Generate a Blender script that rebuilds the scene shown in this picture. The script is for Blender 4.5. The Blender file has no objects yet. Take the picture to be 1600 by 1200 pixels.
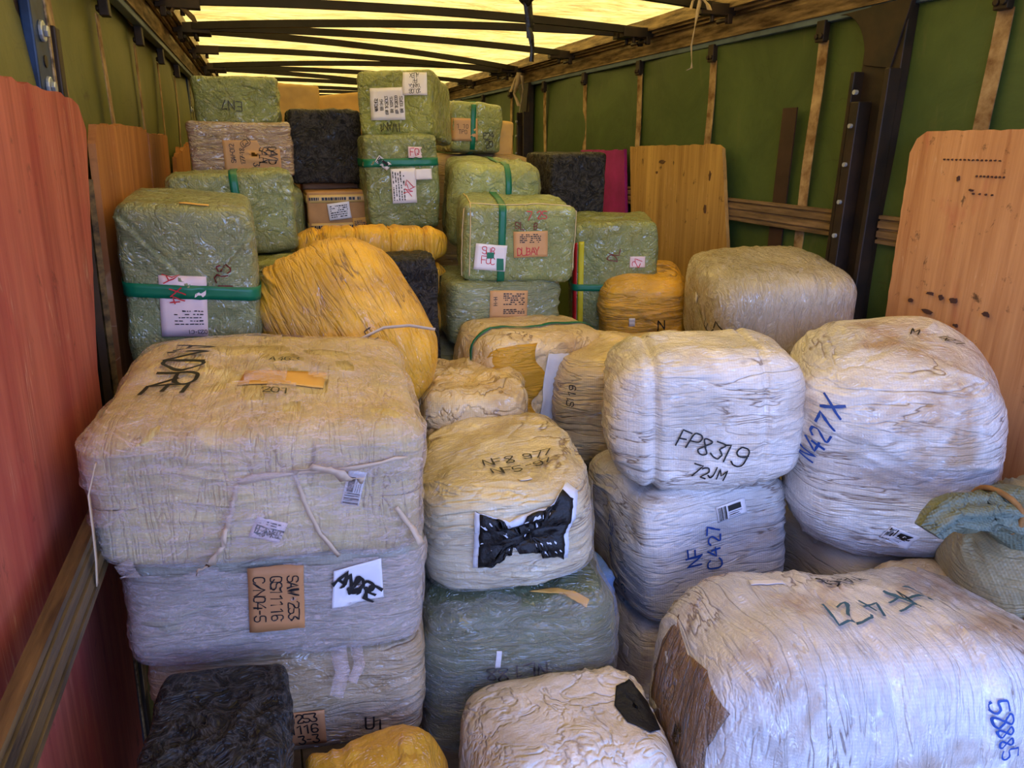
import bpy, bmesh, math, random
import numpy as np
from mathutils import Vector, Matrix, Euler
from mathutils.bvhtree import BVHTree

# ------------------------------------------------------------------ camera, sky, sun, exposure
SC = bpy.context.scene
COL = SC.collection
R = math.radians

cam_d = bpy.data.cameras.new('camera')
cam_d.sensor_width = 36.0
cam_d.lens = 1110.0 / 1600.0 * 36.0
cam_d.clip_start = 0.02
cam = bpy.data.objects.new('camera', cam_d)
COL.objects.link(cam)
cam.location = (0, 0, 2.1)
cam.rotation_euler = (R(90 - 18.667), 0, R(-18.85))
SC.camera = cam

world = bpy.data.worlds.new('sky')
SC.world = world
world.use_nodes = True
wn = world.node_tree
wn.nodes.clear()
w_out = wn.nodes.new('ShaderNodeOutputWorld')
w_bg = wn.nodes.new('ShaderNodeBackground')
w_sky = wn.nodes.new('ShaderNodeTexSky')
w_sky.sky_type = 'NISHITA'
w_sky.sun_disc = False
w_sky.sun_elevation = R(58)
w_sky.sun_rotation = R(20)
w_sky.air_density = 1.0
w_sky.dust_density = 0.6
w_sky.ozone_density = 2.5
w_tint = wn.nodes.new('ShaderNodeMix')          # tint added to the sky to light the bale fronts lavender-blue
w_tint.data_type = 'RGBA'
w_tint.blend_type = 'MULTIPLY'
w_tint.inputs[0].default_value = 1.0
w_tint.inputs[7].default_value = (0.73, 0.78, 1.26, 1.0)
wn.links.new(w_sky.outputs[0], w_tint.inputs[6])
wn.links.new(w_tint.outputs[2], w_bg.inputs[0])
w_bg.inputs[1].default_value = 1.0
wn.links.new(w_bg.outputs[0], w_out.inputs[0])

sun_d = bpy.data.lights.new('sun', 'SUN')
sun_d.energy = 6.6
sun_d.angle = R(0.6)
sun_d.color = (1.0, 0.95, 0.86)
sun = bpy.data.objects.new('sun', sun_d)
COL.objects.link(sun)
sun.location = (0, 4, 9)
sun.rotation_euler = (R(-30), R(14), 0)        # high sun, from ahead of the trailer

SC.view_settings.view_transform = 'Standard'
SC.view_settings.look = 'None'
SC.view_settings.exposure = -0.12
SC.view_settings.gamma = 1.0
SC.view_settings.use_curve_mapping = False
SC.cycles.use_denoising = True
SC.cycles.max_bounces = 4
SC.cycles.diffuse_bounces = 3
SC.cycles.glossy_bounces = 2
SC.cycles.transmission_bounces = 4
SC.cycles.transparent_max_bounces = 12
SC.cycles.caustics_reflective = False
SC.cycles.caustics_refractive = False
SC.cycles.use_adaptive_sampling = True
SC.cycles.adaptive_threshold = 0.08
SC.cycles.sample_clamp_indirect = 6.0

# ------------------------------------------------------------------ helpers
def lin(r, g, b):
    f = lambda c: (c / 255.0 / 12.92) if c <= 10 else ((c / 255.0 + 0.055) / 1.055) ** 2.4
    return (f(r), f(g), f(b), 1.0)

_rs = np.random.RandomState(7)
_perm = _rs.permutation(256)
_perm = np.concatenate([_perm, _perm, _perm])
_grad = _rs.normal(size=(256, 3))
_grad /= np.linalg.norm(_grad, axis=1)[:, None]

def perlin(p):
    i = np.floor(p).astype(int)
    f = p - i
    i &= 255
    u = f * f * f * (f * (f * 6 - 15) + 10)
    out = 0
    for dx in (0, 1):
        for dy in (0, 1):
            for dz in (0, 1):
                h = _perm[_perm[_perm[(i[:, 0] + dx) & 255] + ((i[:, 1] + dy) & 255)] + ((i[:, 2] + dz) & 255)]
                g = _grad[h]
                dd = f - np.array([dx, dy, dz])
                w = ((u[:, 0] if dx else 1 - u[:, 0]) * (u[:, 1] if dy else 1 - u[:, 1]) * (u[:, 2] if dz else 1 - u[:, 2]))
                out = out + w * (g * dd).sum(1)
    return out * 1.6

def new_mesh(name, verts, faces, smooth=True):
    me = bpy.data.meshes.new(name)
    me.from_pydata([tuple(v) for v in verts], [], faces)
    if smooth:
        me.polygons.foreach_set('use_smooth', [True] * len(me.polygons))
    me.update()
    return me

def quad_mesh(name, V, Q, smooth=True):
    me = bpy.data.meshes.new(name)
    V = np.asarray(V, dtype=np.float32)
    Q = np.asarray(Q, dtype=np.int32)
    me.vertices.add(len(V))
    me.vertices.foreach_set('co', V.ravel())
    me.loops.add(Q.size)
    me.loops.foreach_set('vertex_index', Q.ravel())
    me.polygons.add(len(Q))
    me.polygons.foreach_set('loop_start', np.arange(0, Q.size, 4, dtype=np.int32))
    me.update(calc_edges=True)
    if smooth:
        me.polygons.foreach_set('use_smooth', np.ones(len(Q), dtype=bool))
    return me

def obj(name, me, mat=None, parent=None, loc=None, rot=None):
    o = bpy.data.objects.new(name, me)
    COL.objects.link(o)
    if mat is not None and me is not None:
        if len(me.materials) == 0:
            me.materials.append(mat)
    if parent is not None:
        o.parent = parent
    if loc is not None:
        o.location = loc
    if rot is not None:
        o.rotation_euler = rot
    return o

def tag(o, label, cat, group=None):
    o['label'] = label
    o['category'] = cat
    if group:
        o['group'] = group
    return o

def struct(o):
    o['kind'] = 'structure'
    return o

class MB:
    """collects boxes, tubes and ribbons and links them as one mesh"""
    def __init__(s):
        s.v = []
        s.f = []
    def box(s, lo, hi, M=None):
        b = len(s.v)
        for z in (lo[2], hi[2]):
            for y in (lo[1], hi[1]):
                for x in (lo[0], hi[0]):
                    p = Vector((x, y, z))
                    s.v.append(tuple(M @ p if M else p))
        s.f += [[b + i for i in q] for q in ((0, 2, 3, 1), (4, 5, 7, 6), (0, 1, 5, 4), (2, 6, 7, 3), (0, 4, 6, 2), (1, 3, 7, 5))]
    def tube(s, pts, r, seg=8, close=False):
        b = len(s.v)
        n = len(pts)
        pts = [Vector(p) for p in pts]
        for i, p in enumerate(pts):
            a = pts[i - 1] if (i or close) else pts[0]
            c = pts[(i + 1) % n] if (i < n - 1 or close) else pts[-1]
            t = (c - a).normalized()
            up = Vector((0, 0, 1)) if abs(t.z) < 0.9 else Vector((1, 0, 0))
            x = t.cross(up).normalized()
            y = x.cross(t)
            rr = r[i] if hasattr(r, '__len__') else r
            for k in range(seg):
                q = 2 * math.pi * k / seg
                s.v.append(tuple(p + (x * math.cos(q) + y * math.sin(q)) * rr))
        for i in range(n if close else n - 1):
            for k in range(seg):
                j = (i + 1) % n
                s.f.append([b + i * seg + k, b + i * seg + (k + 1) % seg, b + j * seg + (k + 1) % seg, b + j * seg + k])
        if not close:
            s.f.append([b + k for k in reversed(range(seg))])
            s.f.append([b + (n - 1) * seg + k for k in range(seg)])
    def prism(s, outline, x0, x1, axis=0):
        """outline of (a, b) points extruded along an axis"""
        b = len(s.v)
        n = len(outline)
        for x in (x0, x1):
            for (p, q) in outline:
                s.v.append((x, p, q) if axis == 0 else ((p, x, q) if axis == 1 else (p, q, x)))
        s.f.append([b + k for k in reversed(range(n))])
        s.f.append([b + n + k for k in range(n)])
        for k in range(n):
            j = (k + 1) % n
            s.f.append([b + k, b + j, b + n + j, b + n + k])
    def build(s, name, mat, parent=None, smooth=False, loc=None, bevel=0):
        me = new_mesh(name, s.v, s.f, smooth)
        bm = bmesh.new()
        bm.from_mesh(me)
        bmesh.ops.recalc_face_normals(bm, faces=bm.faces)
        bm.to_mesh(me)
        bm.free()
        o = obj(name, me, mat, parent, loc)
        if bevel:
            m = o.modifiers.new('bevel', 'BEVEL')
            m.width = bevel
            m.segments = 2
            m.limit_method = 'ANGLE'
        return o

# ------------------------------------------------------------------ materials
class NT:
    def __init__(s, name):
        s.m = bpy.data.materials.new(name)
        s.m.use_nodes = True
        s.t = s.m.node_tree
        s.t.nodes.clear()
        s.out = s.t.nodes.new('ShaderNodeOutputMaterial')
    def n(s, typ, **kw):
        nd = s.t.nodes.new('ShaderNode' + typ)
        for k, v in kw.items():
            setattr(nd, k, v)
        return nd
    def l(s, a, b):
        s.t.links.new(a, b)
    def put(s, sock, v):
        if hasattr(v, 'links') or hasattr(v, 'is_linked'):
            s.l(v, sock)
        else:
            sock.default_value = v
    def coord(s, scale=(1, 1, 1), rot=(0, 0, 0), loc=(0, 0, 0), kind='Object'):
        tc = s.n('TexCoord')
        mp = s.n('Mapping')
        mp.inputs['Scale'].default_value = scale
        mp.inputs['Rotation'].default_value = rot
        mp.inputs['Location'].default_value = loc
        s.l(tc.outputs[kind], mp.inputs['Vector'])
        return mp.outputs[0]
    def noise(s, vec, scale=5, detail=3, rough=0.55, dist=0.0):
        nd = s.n('TexNoise')
        s.l(vec, nd.inputs['Vector'])
        nd.inputs['Scale'].default_value = scale
        nd.inputs['Detail'].default_value = detail
        nd.inputs['Roughness'].default_value = rough
        nd.inputs['Distortion'].default_value = dist
        return nd.outputs[0]
    def ramp(s, fac, stops):
        nd = s.n('ValToRGB')
        e = nd.color_ramp.elements
        while len(e) < len(stops):
            e.new(0.5)
        for k, (p, c) in enumerate(stops):
            e[k].position = p
            e[k].color = c if hasattr(c, '__len__') else (c, c, c, 1)
        s.l(fac, nd.inputs[0])
        return nd.outputs[0]
    def math(s, op, a, b=0.0, clamp=False):
        nd = s.n('Math', operation=op, use_clamp=clamp)
        s.put(nd.inputs[0], a)
        s.put(nd.inputs[1], b)
        return nd.outputs[0]
    def mix(s, fac, a, b, mode='MIX'):
        nd = s.n('Mix', data_type='RGBA', blend_type=mode)
        s.put(nd.inputs['Factor'], fac)
        s.put(nd.inputs[6], a)
        s.put(nd.inputs[7], b)
        return nd.outputs[2]
    def bump(s, h, strength=0.5, dist=0.01, normal=None):
        nd = s.n('Bump')
        s.l(h, nd.inputs['Height'])
        nd.inputs['Strength'].default_value = strength
        nd.inputs['Distance'].default_value = dist
        if normal is not None:
            s.l(normal, nd.inputs['Normal'])
        return nd.outputs[0]
    def bsdf(s, color, rough=0.6, normal=None, metallic=0.0, spec=0.5, coat=0.0, coat_rough=0.15, coat_normal=None):
        p = s.n('BsdfPrincipled')
        s.put(p.inputs['Base Color'], color)
        s.put(p.inputs['Roughness'], rough)
        s.put(p.inputs['Metallic'], metallic)
        p.inputs['Specular IOR Level'].default_value = spec
        s.put(p.inputs['Coat Weight'], coat)
        s.put(p.inputs['Coat Roughness'], coat_rough)
        if normal is not None:
            s.l(normal, p.inputs['Normal'])
        if coat_normal is not None:
            s.l(coat_normal, p.inputs['Coat Normal'])
        s.l(p.outputs[0], s.out.inputs[0])
        return p

def iso_lines(t, vec, scale, width, mask_scale=3.0, mask=(0.5, 0.62), detail=2, dist=0.6):
    """thin irregular crease lines: the 0.5 level of a stretched noise, broken up by a mask"""
    n = t.noise(vec, scale, detail, 0.5, dist)
    a = t.math('ABSOLUTE', t.math('SUBTRACT', n, 0.5))
    l = t.ramp(a, [(0.0, 1.0), (width, 0.0)])
    m = t.ramp(t.noise(t.coord(), mask_scale, 2), [(mask[0], 0.0), (mask[1], 1.0)])
    return t.math('MULTIPLY', l, m)

DIRS = {'z': (0.8, 0.8, 5.0), 'x': (5.0, 0.8, 0.8), 'y': (0.8, 5.0, 0.8), 'o': (2.2, 2.2, 2.2)}

def bale_mat(name, col, dirt=None, dirt_amt=0.5, crack=None, wdir='z', rot=(0, 0, 0), coat=0.8, coat_rough=0.13,
             wr=1.0, weave=0.5, rough=0.6, seed=0.0, film=0.0, coat_ior=2.1, rs=0.5):
    """woven plastic sheeting under clear stretch wrap; soil and mottling come from the mesh attributes"""
    t = NT(name)
    sd = (seed * 1.7, seed * 0.9, seed * 2.3)
    sc = DIRS[wdir]
    vec = t.coord(sc, rot, sd)
    at = t.n('Attribute', attribute_name='soil')
    sp = t.n('SeparateColor')
    t.l(at.outputs['Color'], sp.inputs[0])
    mott, soil, mask = sp.outputs[0], sp.outputs[1], sp.outputs[2]
    c = t.mix(mott, tuple(x * 0.72 for x in col[:3]) + (1,), tuple(min(1, x * 1.16) for x in col[:3]) + (1,))
    w1 = t.noise(vec, 5.0, 3, 0.6, 0.5)
    if dirt is not None:
        c = t.mix(t.math('MULTIPLY', soil, dirt_amt), c, dirt)
        c = t.mix(t.math('MULTIPLY', t.ramp(w1, [(0.56, 0.0), (0.72, 1.0)]), dirt_amt * 0.3), c, dirt)
    ridge = t.math('ABSOLUTE', t.math('SUBTRACT', w1, 0.5))
    if crack is not None:
        l1 = t.ramp(ridge, [(0.0, 1.0), (0.022, 0.0)])
        c = t.mix(t.math('MULTIPLY', t.math('MULTIPLY', l1, mask), 0.9), c, crack)
    w2 = t.noise(t.coord(sc, (rot[0] + 0.25, rot[1] - 0.3, rot[2] + 0.2), sd), 14.0, 2, 0.6, 0.8)
    fold = t.ramp(ridge, [(0.0, 0.0), (0.05, 0.75), (0.2, 1.0)])
    h = t.math('ADD', t.math('MULTIPLY', fold, 0.26), t.math('MULTIPLY', w2, 0.22))
    if weave > 0:
        base = t.coord((1, 1, 1), (0, 0, 0), sd)
        s = 0
        for dr in 'XYZ':
            nd = t.n('TexWave', wave_type='BANDS', bands_direction=dr)
            t.l(base, nd.inputs[0])
            nd.inputs['Scale'].default_value = 50.0
            nd.inputs['Detail'].default_value = 0.0
            s = t.math('ADD', nd.outputs[1], s)
        h = t.math('ADD', h, t.math('MULTIPLY', s, 0.028 * weave))
        c = t.mix(t.math('MULTIPLY', t.ramp(t.math('MULTIPLY', s, 0.33), [(0.25, 1.0), (0.6, 0.0)]), 0.32 * weave), c, tuple(x * 0.45 for x in col[:3]) + (1,))
    nrm = t.bump(h, 0.7 * wr, 0.02)
    f1 = t.noise(t.coord(tuple(0.5 * x + 1 for x in sc), (rot[0] - 0.35, rot[1] + 0.4, rot[2] + 0.3), (sd[2], sd[0], sd[1])), 9.0, 3, 0.65, 1.8)
    fh = t.math('ABSOLUTE', t.math('SUBTRACT', f1, 0.5))
    cn = t.bump(t.math('ADD', t.ramp(fh, [(0.0, 1.0), (0.04, 0.3), (0.16, 0.0)]), t.math('MULTIPLY', f1, 1.1)), 0.8, 0.02)
    if film > 0:
        st = t.ramp(fh, [(0.0, 1.0), (0.03, 0.3), (0.1, 0.0)])
        c = t.mix(t.math('MULTIPLY', st, film), c, lin(225, 215, 205))
    p = t.bsdf(c, rough, nrm, spec=rs, coat=coat, coat_rough=coat_rough, coat_normal=cn)
    p.inputs['Coat IOR'].default_value = coat_ior
    return t.m

def simple_mat(name, col, rough=0.6, metallic=0.0, var=0.15, scale=8, bump=0.0, spec=0.4, stretch=(1, 1, 1), col2=None):
    t = NT(name)
    v = t.coord(stretch)
    n = t.noise(v, scale, 5, 0.6)
    c2 = col2 or tuple(x * (1 - var * 2) for x in col[:3]) + (1,)
    c = t.mix(t.ramp(n, [(0.35, 0.0), (0.68, 1.0)]), c2, col)
    nr = t.bump(n, bump, 0.01) if bump else None
    t.bsdf(c, rough, nr, metallic, spec)
    return t.m

def wood_mat(name, light, dark, stain=None, stain_thr=(0.55, 0.7), spots=0.6, gscale=1.0, seed=0.0):
    """plywood sheet, grain running up the sheet"""
    t = NT(name)
    g = t.coord((6 * gscale, 14 * gscale, 0.55 * gscale), (0, 0, 0), (seed, seed * 2, seed))
    n1 = t.noise(g, 1.6, 5, 0.6, 0.15)
    n2 = t.noise(t.coord((10, 24, 0.7), (0, 0, 0), (seed, seed, seed)), 3.0, 5, 0.75, 0.1)
    n3 = t.noise(t.coord((3, 3.2, 0.3), (0, 0, 0), (seed, seed, 3)), 1.8, 3, 0.6, 0.3)
    f = t.math('ADD', t.math('ADD', t.math('MULTIPLY', n1, 0.42), t.math('MULTIPLY', n2, 0.22)), t.math('MULTIPLY', n3, 0.36))
    c = t.mix(t.ramp(f, [(0.36, 1.0), (0.62, 0.0)]), light, dark)
    if stain is not None:
        s = t.noise(t.coord((2, 2.4, 0.8), (0, 0, 0), (seed * 3, seed, 1)), 2.0, 5, 0.6, 0.4)
        c = t.mix(t.ramp(s, [(stain_thr[0], 0.0), (stain_thr[1], 0.85)]), c, stain)
    if spots:
        k = t.noise(t.coord((3, 7, 5), (0, 0, 0), (seed, 2, seed)), 3.0, 5, 0.7, 0.3)
        c = t.mix(t.math('MULTIPLY', t.ramp(k, [(0.61, 0.0), (0.70, 1.0)]), spots), c, lin(45, 30, 22))
        pale = iso_lines(t, t.coord((3, 30, 1.2), (0, 0, 0), (seed, 3, 1)), 2.0, 0.012, 4.0, (0.5, 0.6))
        c = t.mix(t.math('MULTIPLY', pale, 0.5), c, lin(230, 190, 150))
    nr = t.bump(f, 0.35, 0.006)
    t.bsdf(c, 0.62, nr, spec=0.35)
    return t.m

# ------------------------------------------------------------------ the trailer
def curtain_mat(name, col, col2):
    t = NT(name)
    n = t.noise(t.coord((1, 1, 1)), 2.2, 6, 0.65, 0.6)
    c = t.mix(t.ramp(n, [(0.35, 0.0), (0.7, 1.0)]), col2, col)
    s = t.noise(t.coord((1, 3.5, 0.6), (0, 0, 0), (3, 1, 2)), 3.0, 6, 0.7, 0.5)
    c = t.mix(t.ramp(s, [(0.58, 0.0), (0.8, 0.45)]), c, lin(120, 110, 70))
    c = t.mix(t.math('MULTIPLY', iso_lines(t, t.coord((1, 1.2, 3)), 2.5, 0.01, 2.0, (0.5, 0.6)), 0.3), c, lin(40, 36, 15))
    k = t.noise(t.coord((1, 1, 2.5), (0, 0, 0), (8, 3, 1)), 5.0, 5, 0.7, 0.2)
    c = t.mix(t.ramp(k, [(0.66, 0.0), (0.76, 0.6)]), c, lin(60, 35, 30))
    t.bsdf(c, 0.5, t.bump(n, 0.25, 0.02), spec=0.4)
    return t.m

M = {}
M['curtain_r'] = curtain_mat('green_curtain', lin(80, 98, 50), lin(60, 78, 38))
M['curtain_l'] = curtain_mat('olive_curtain', lin(112, 110, 52), lin(86, 90, 42))
M['strap'] = simple_mat('tan_webbing', lin(186, 158, 116), 0.85, 0, 0.3, 14, 0.3, col2=lin(110, 78, 44))
M['alu'] = simple_mat('weathered_rail', lin(176, 150, 112), 0.5, 0.35, 0.3, 12, 0.2, stretch=(4, 0.5, 4), col2=lin(80, 62, 44))
M['track'] = simple_mat('blue_grey_track', lin(96, 116, 138), 0.4, 0.3, 0.2, 9)
M['black_metal'] = simple_mat('black_painted_steel', lin(34, 30, 28), 0.5, 0.3, 0.3, 10, 0.15, col2=lin(58, 44, 34))
M['bow'] = simple_mat('dark_bow_steel', lin(38, 32, 26), 0.55, 0.3, 0.2, 9)
M['blue_metal'] = simple_mat('blue_painted_steel', lin(44, 72, 116), 0.45, 0.2, 0.3, 9, 0.1, col2=lin(24, 36, 58))
M['zinc'] = simple_mat('zinc_bolt', lin(205, 212, 222), 0.3, 0.6, 0.1, 20)
M['slat'] = simple_mat('slat_wood', lin(150, 122, 92), 0.55, 0.1, 0.3, 6, 0.2, stretch=(6, 0.6, 6), col2=lin(84, 66, 48))
M['slat_dark'] = simple_mat('dark_slat', lin(128, 104, 66), 0.45, 0.3, 0.3, 6, 0.2, stretch=(6, 0.6, 6), col2=lin(52, 42, 34))
M['plank'] = wood_mat('floor_plank', lin(120, 92, 66), lin(70, 52, 38))
M['ply_red'] = wood_mat('red_plywood', lin(200, 112, 88), lin(138, 60, 48), lin(160, 58, 56), (0.45, 0.7), 0.5, 1.6, 1.0)
M['ply_orange'] = wood_mat('orange_plywood', lin(196, 132, 74), lin(140, 82, 42), lin(168, 90, 56), (0.55, 0.8), 0.3, 1.1, 4.0)
M['ply_pale'] = wood_mat('pale_plywood', lin(214, 158, 106), lin(166, 106, 64), lin(186, 84, 70), (0.60, 0.78), 0.8, 2.0, 7.0)
M['ply_yellow'] = wood_mat('yellow_plywood', lin(206, 164, 92), lin(140, 100, 50), None, (0, 1), 0.9, 1.6, 11.0)
M['magenta'] = simple_mat('magenta_board', lin(172, 38, 128), 0.5, 0, 0.12, 5, col2=lin(136, 26, 98))
M['ground'] = simple_mat('asphalt', lin(92, 94, 98), 0.9, 0, 0.15, 3)
M['panel'] = simple_mat('bulkhead_panel', lin(120, 110, 95), 0.6, 0, 0.15, 3)

# translucent roof canvas, lit by the sun from above
t = NT('roof_canvas')
v = t.coord((1, 2.2, 1))
n = t.noise(v, 4.0, 7, 0.68, 0.5)
c = t.mix(t.ramp(n, [(0.34, 0.0), (0.62, 1.0)]), lin(198, 148, 54), lin(240, 200, 90))
n2 = t.noise(t.coord((1, 5, 1), (0, 0, 0.2), (2, 5, 1)), 6.0, 6, 0.72, 0.9)
c = t.mix(t.ramp(n2, [(0.48, 0.0), (0.68, 0.8)]), c, lin(160, 100, 36))
tr = t.n('BsdfTranslucent')
df = t.n('BsdfDiffuse')
t.l(c, tr.inputs[0])
t.l(c, df.inputs[0])
mx = t.n('MixShader')
mx.inputs[0].default_value = 0.25
t.l(tr.outputs[0], mx.inputs[1])
t.l(df.outputs[0], mx.inputs[2])
t.l(mx.outputs[0], t.out.inputs[0])
M['canvas'] = t.m

Y0, Y1 = 0.0, 13.6
XL, XR, ZR = -0.40, 2.10, 2.66

def grid_sheet(fn, us, vs):
    V = [fn(u, v_) for u in us for v_ in vs]
    nv = len(vs)
    Q = [[i * nv + j, (i + 1) * nv + j, (i + 1) * nv + j + 1, i * nv + j + 1] for i in range(len(us) - 1) for j in range(nv - 1)]
    return V, Q

def xl(z):
    return XL - 0.035 - 0.05 * max(2.25 - z, 0)

# floor, with planks
fl = struct(obj('floor', None))
for k in range(10):
    m = MB()
    m.box((-0.62 + k * 0.275, Y0, -0.03), (-0.62 + k * 0.275 + 0.27, Y1, 0.0))
    m.build('plank', M['plank'], fl, bevel=0.003)
m = MB()
m.box((-0.64, Y0, -0.16), (2.16, Y1, -0.032))
m.build('chassis', M['black_metal'], fl)

# ground outside the open rear doors
m = MB()
m.box((-30, -40, -1.32), (32, 40, -1.3))
struct(m.build('ground', M['ground']))

# side curtains
ys = np.linspace(Y0, Y1, 130)
zs = np.linspace(-0.1, 2.60, 30)
V, Q = grid_sheet(lambda y, z: (XR + 0.012 * math.sin(y * 4.4 + z) + 0.01 * math.sin(z * 5 + y * 1.3), y, z), ys, zs)
me = quad_mesh('wall_right', V, Q)
wr_ = struct(obj('wall_right', me, M['curtain_r']))
mo = wr_.modifiers.new('thick', 'SOLIDIFY'); mo.thickness = 0.006; mo.offset = 0 if False else -1
V, Q = grid_sheet(lambda y, z: (xl(z) - 0.012 * math.sin(y * 4.1 + z * 2) - 0.01 * math.sin(z * 5 + y), y, z), ys, zs)
me = quad_mesh('wall_left', V, [q[::-1] for q in Q])
wl_ = struct(obj('wall_left', me, M['curtain_l']))
mo = wl_.modifiers.new('thick', 'SOLIDIFY'); mo.thickness = 0.006; mo.offset = -1
m = MB()
m.box((XL - 0.3, Y1, -0.1), (XR + 0.1, Y1 + 0.04, 2.75))
struct(m.build('wall_front', M['panel']))

def web_strap(parent, side, y, w=0.05, lean=0.0):
    zz = np.linspace(0.3, 2.47, 24)
    m = MB()
    for j in range(len(zz) - 1):
        b = len(m.v)
        for z in (zz[j], zz[j + 1]):
            x = (XR - 0.022 - 0.004 * math.sin(z * 9 + y)) if side > 0 else (xl(z) + 0.024 + 0.004 * math.sin(z * 9 + y))
            yy = y + lean * (2.5 - z)
            for dy in (-w / 2, w / 2):
                m.v.append((x, yy + dy, z))
                m.v.append((x + side * 0.003, yy + dy, z))
        m.f += [[b + i for i in q] for q in ((0, 2, 6, 4), (1, 5, 7, 3), (0, 4, 5, 1), (2, 3, 7, 6))]
    s = m.build('webbing_strap', M['strap'], parent)
    m = MB()
    x = XR - 0.03 if side > 0 else XL + 0.01
    m.box((x - 0.014, y - 0.022, 2.465), (x + 0.014, y + 0.022, 2.54))
    m.tube([(x - 0.022, y - 0.012, 2.485), (x + 0.0, y - 0.012, 2.485)], 0.010, 10)
    m.tube([(x - 0.022, y + 0.012, 2.485), (x + 0.0, y + 0.012, 2.485)], 0.010, 10)
    m.build('curtain_roller', M['black_metal'], s, bevel=0.003)

for y in (0.98, 1.70, 2.43, 3.15, 3.86, 4.60, 5.32, 6.1, 6.9, 7.7):
    web_strap(wr_, 1, y, 0.052)
for y in (0.9, 2.06, 2.66, 3.38, 4.09, 4.87, 6.4, 7.2):
    web_strap(wl_, -1, y, 0.05)
m = MB()
m.box((XR - 0.024, 2.53, 1.3), (XR - 0.018, 2.615, 2.24))
d = m.build('repair_strip', simple_mat('brown_repair_tape', lin(66, 44, 34), 0.6, 0, 0.2, 9), wr_)
d['label'] = 'dark brown repair strip stuck on the green curtain'

# roof canvas
xs = np.linspace(XL + 0.02, XR - 0.02, 40)
V, Q = grid_sheet(lambda y, x: (x, y, 2.715 + 0.012 * math.sin(y * 6.3) * math.cos((x - 0.85) * 1.2) + 0.006 * math.sin(x * 9 + y * 2)), np.linspace(Y0, Y1, 220), xs)
ceil = struct(obj('ceiling', quad_mesh('ceiling', V, Q), M['canvas']))

# roof bows, running in zigzag pairs between the two rails
BOWS = [(0.6, 0.7), (1.35, 1.3), (2.05, 2.2), (2.62, 2.95), (3.52, 3.66), (4.24, 3.74), (4.27, 4.68), (4.34, 5.70), (5.15, 5.98), (6.22, 5.74),
        (6.36, 7.0), (6.45, 8.3), (7.35, 8.2), (8.3, 8.9), (9.1, 9.3), (9.9, 10.0), (10.7, 10.8), (11.5, 11.5), (12.3, 12.4), (13.1, 13.1)]
for (yl, yr) in BOWS:
    m = MB()
    N = 14
    pts = []
    for i in range(N + 1):
        f = i / N
        x = -0.30 + f * 2.28
        pts.append((x, yl + (yr - yl) * f, 2.655 + 0.028 * (1 - (2 * f - 1) ** 2)))
    for i in range(N):
        b = len(m.v)
        for p in (pts[i], pts[i + 1]):
            for (dy, dz) in ((-0.014, -0.017), (0.014, -0.017), (0.014, 0.017), (-0.014, 0.017)):
                m.v.append((p[0], p[1] + dy, p[2] + dz))
        m.f += [[b + k for k in q] for q in ((0, 1, 5, 4), (1, 2, 6, 5), (2, 3, 7, 6), (3, 0, 4, 7))]
    bow = m.build('roof_bow', M['bow'], ceil)
    for s, y, x in ((1, yl, -0.33), (-1, yr, 2.02)):
        m = MB()
        m.box((min(x, x + s * 0.17), y - 0.026, 2.625), (max(x, x + s * 0.17), y + 0.026, 2.672))
        m.box((x + s * 0.03 - 0.012, y - 0.034, 2.592), (x + s * 0.03 + 0.012, y - 0.012, 2.63))
        m.tube([(x + s * 0.10, y, 2.600), (x + s * 0.10, y, 2.63)], 0.010, 10)
        m.tube([(x + s * 0.05, y - 0.034, 2.605), (x + s * 0.05, y + 0.034, 2.605)], 0.009, 10)
        m.build('end_bracket', M['black_metal'], bow, bevel=0.004)

# roof rails with grooves and the curtain track below
def rail(name, side):
    prof = [(1.985, 2.715), (1.985, 2.655), (2.004, 2.655), (2.004, 2.667), (2.010, 2.667), (2.010, 2.645), (2.028, 2.645), (2.028, 2.656), (2.034, 2.656),
            (2.034, 2.633), (2.050, 2.633), (2.050, 2.642), (2.055, 2.642), (2.055, 2.612), (2.066, 2.566), (2.060, 2.556), (2.130, 2.556), (2.130, 2.715)]
    if side < 0:
        prof = [(1.70 - x, z) for x, z in prof][::-1]
    m = MB()
    m.prism([(p, q) for p, q in prof], Y0, Y1, axis=1)
    r = struct(m.build(name, M['alu']))
    m = MB()
    x0, x1 = (2.068, 2.100)
    if side < 0:
        x0, x1 = 1.70 - x1, 1.70 - x0
    m.box((x0, Y0, 2.532), (x1, Y1, 2.558))
    m.build('curtain_track', M['track'], r, bevel=0.003)
rail('trim_1', 1)
rail('trim_2', -1)

# side posts
def right_post(y, label):
    p = tag(obj('side_post', None, loc=(2.06, y, 0)), label, 'post')
    m = MB(); m.box((-0.012, -0.085, 0), (0.03, 0.085, 2.55)); m.build('post_web', M['black_metal'], p, bevel=0.004)
    for yy, w in ((-0.075, 0.022), (0.078, 0.018)):
        m = MB(); m.box((-0.055, yy - w / 2, 0), (0.0, yy + w / 2, 2.34)); m.build('flange', M['black_metal'], p, bevel=0.004)
    m = MB(); m.box((-0.07, 0.012, 0.0), (-0.012, 0.052, 2.24)); m.build('slat_pocket', M['black_metal'], p, bevel=0.004)
    # flared gusset at the head
    out = []
    for k in range(9):
        a = k / 8 * math.pi / 2
        out.append((0.07 + 0.15 * (1 - math.cos(a)), 2.36 + 0.18 * math.sin(a)))
    out = [(-0.10, 2.55), (-0.05, 2.34)] + out
    m = MB(); m.prism(out, -0.02, 0.0, axis=0); m.build('gusset', M['black_metal'], p, bevel=0.003)
    for z in (1.65, 1.78, 1.9, 2.03, 2.16, 2.27):
        m = MB(); m.tube([(-0.08, 0.032, z), (-0.066, 0.032, z)], 0.008, 8); m.build('bolt', M['zinc'], p)
    return p
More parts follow.
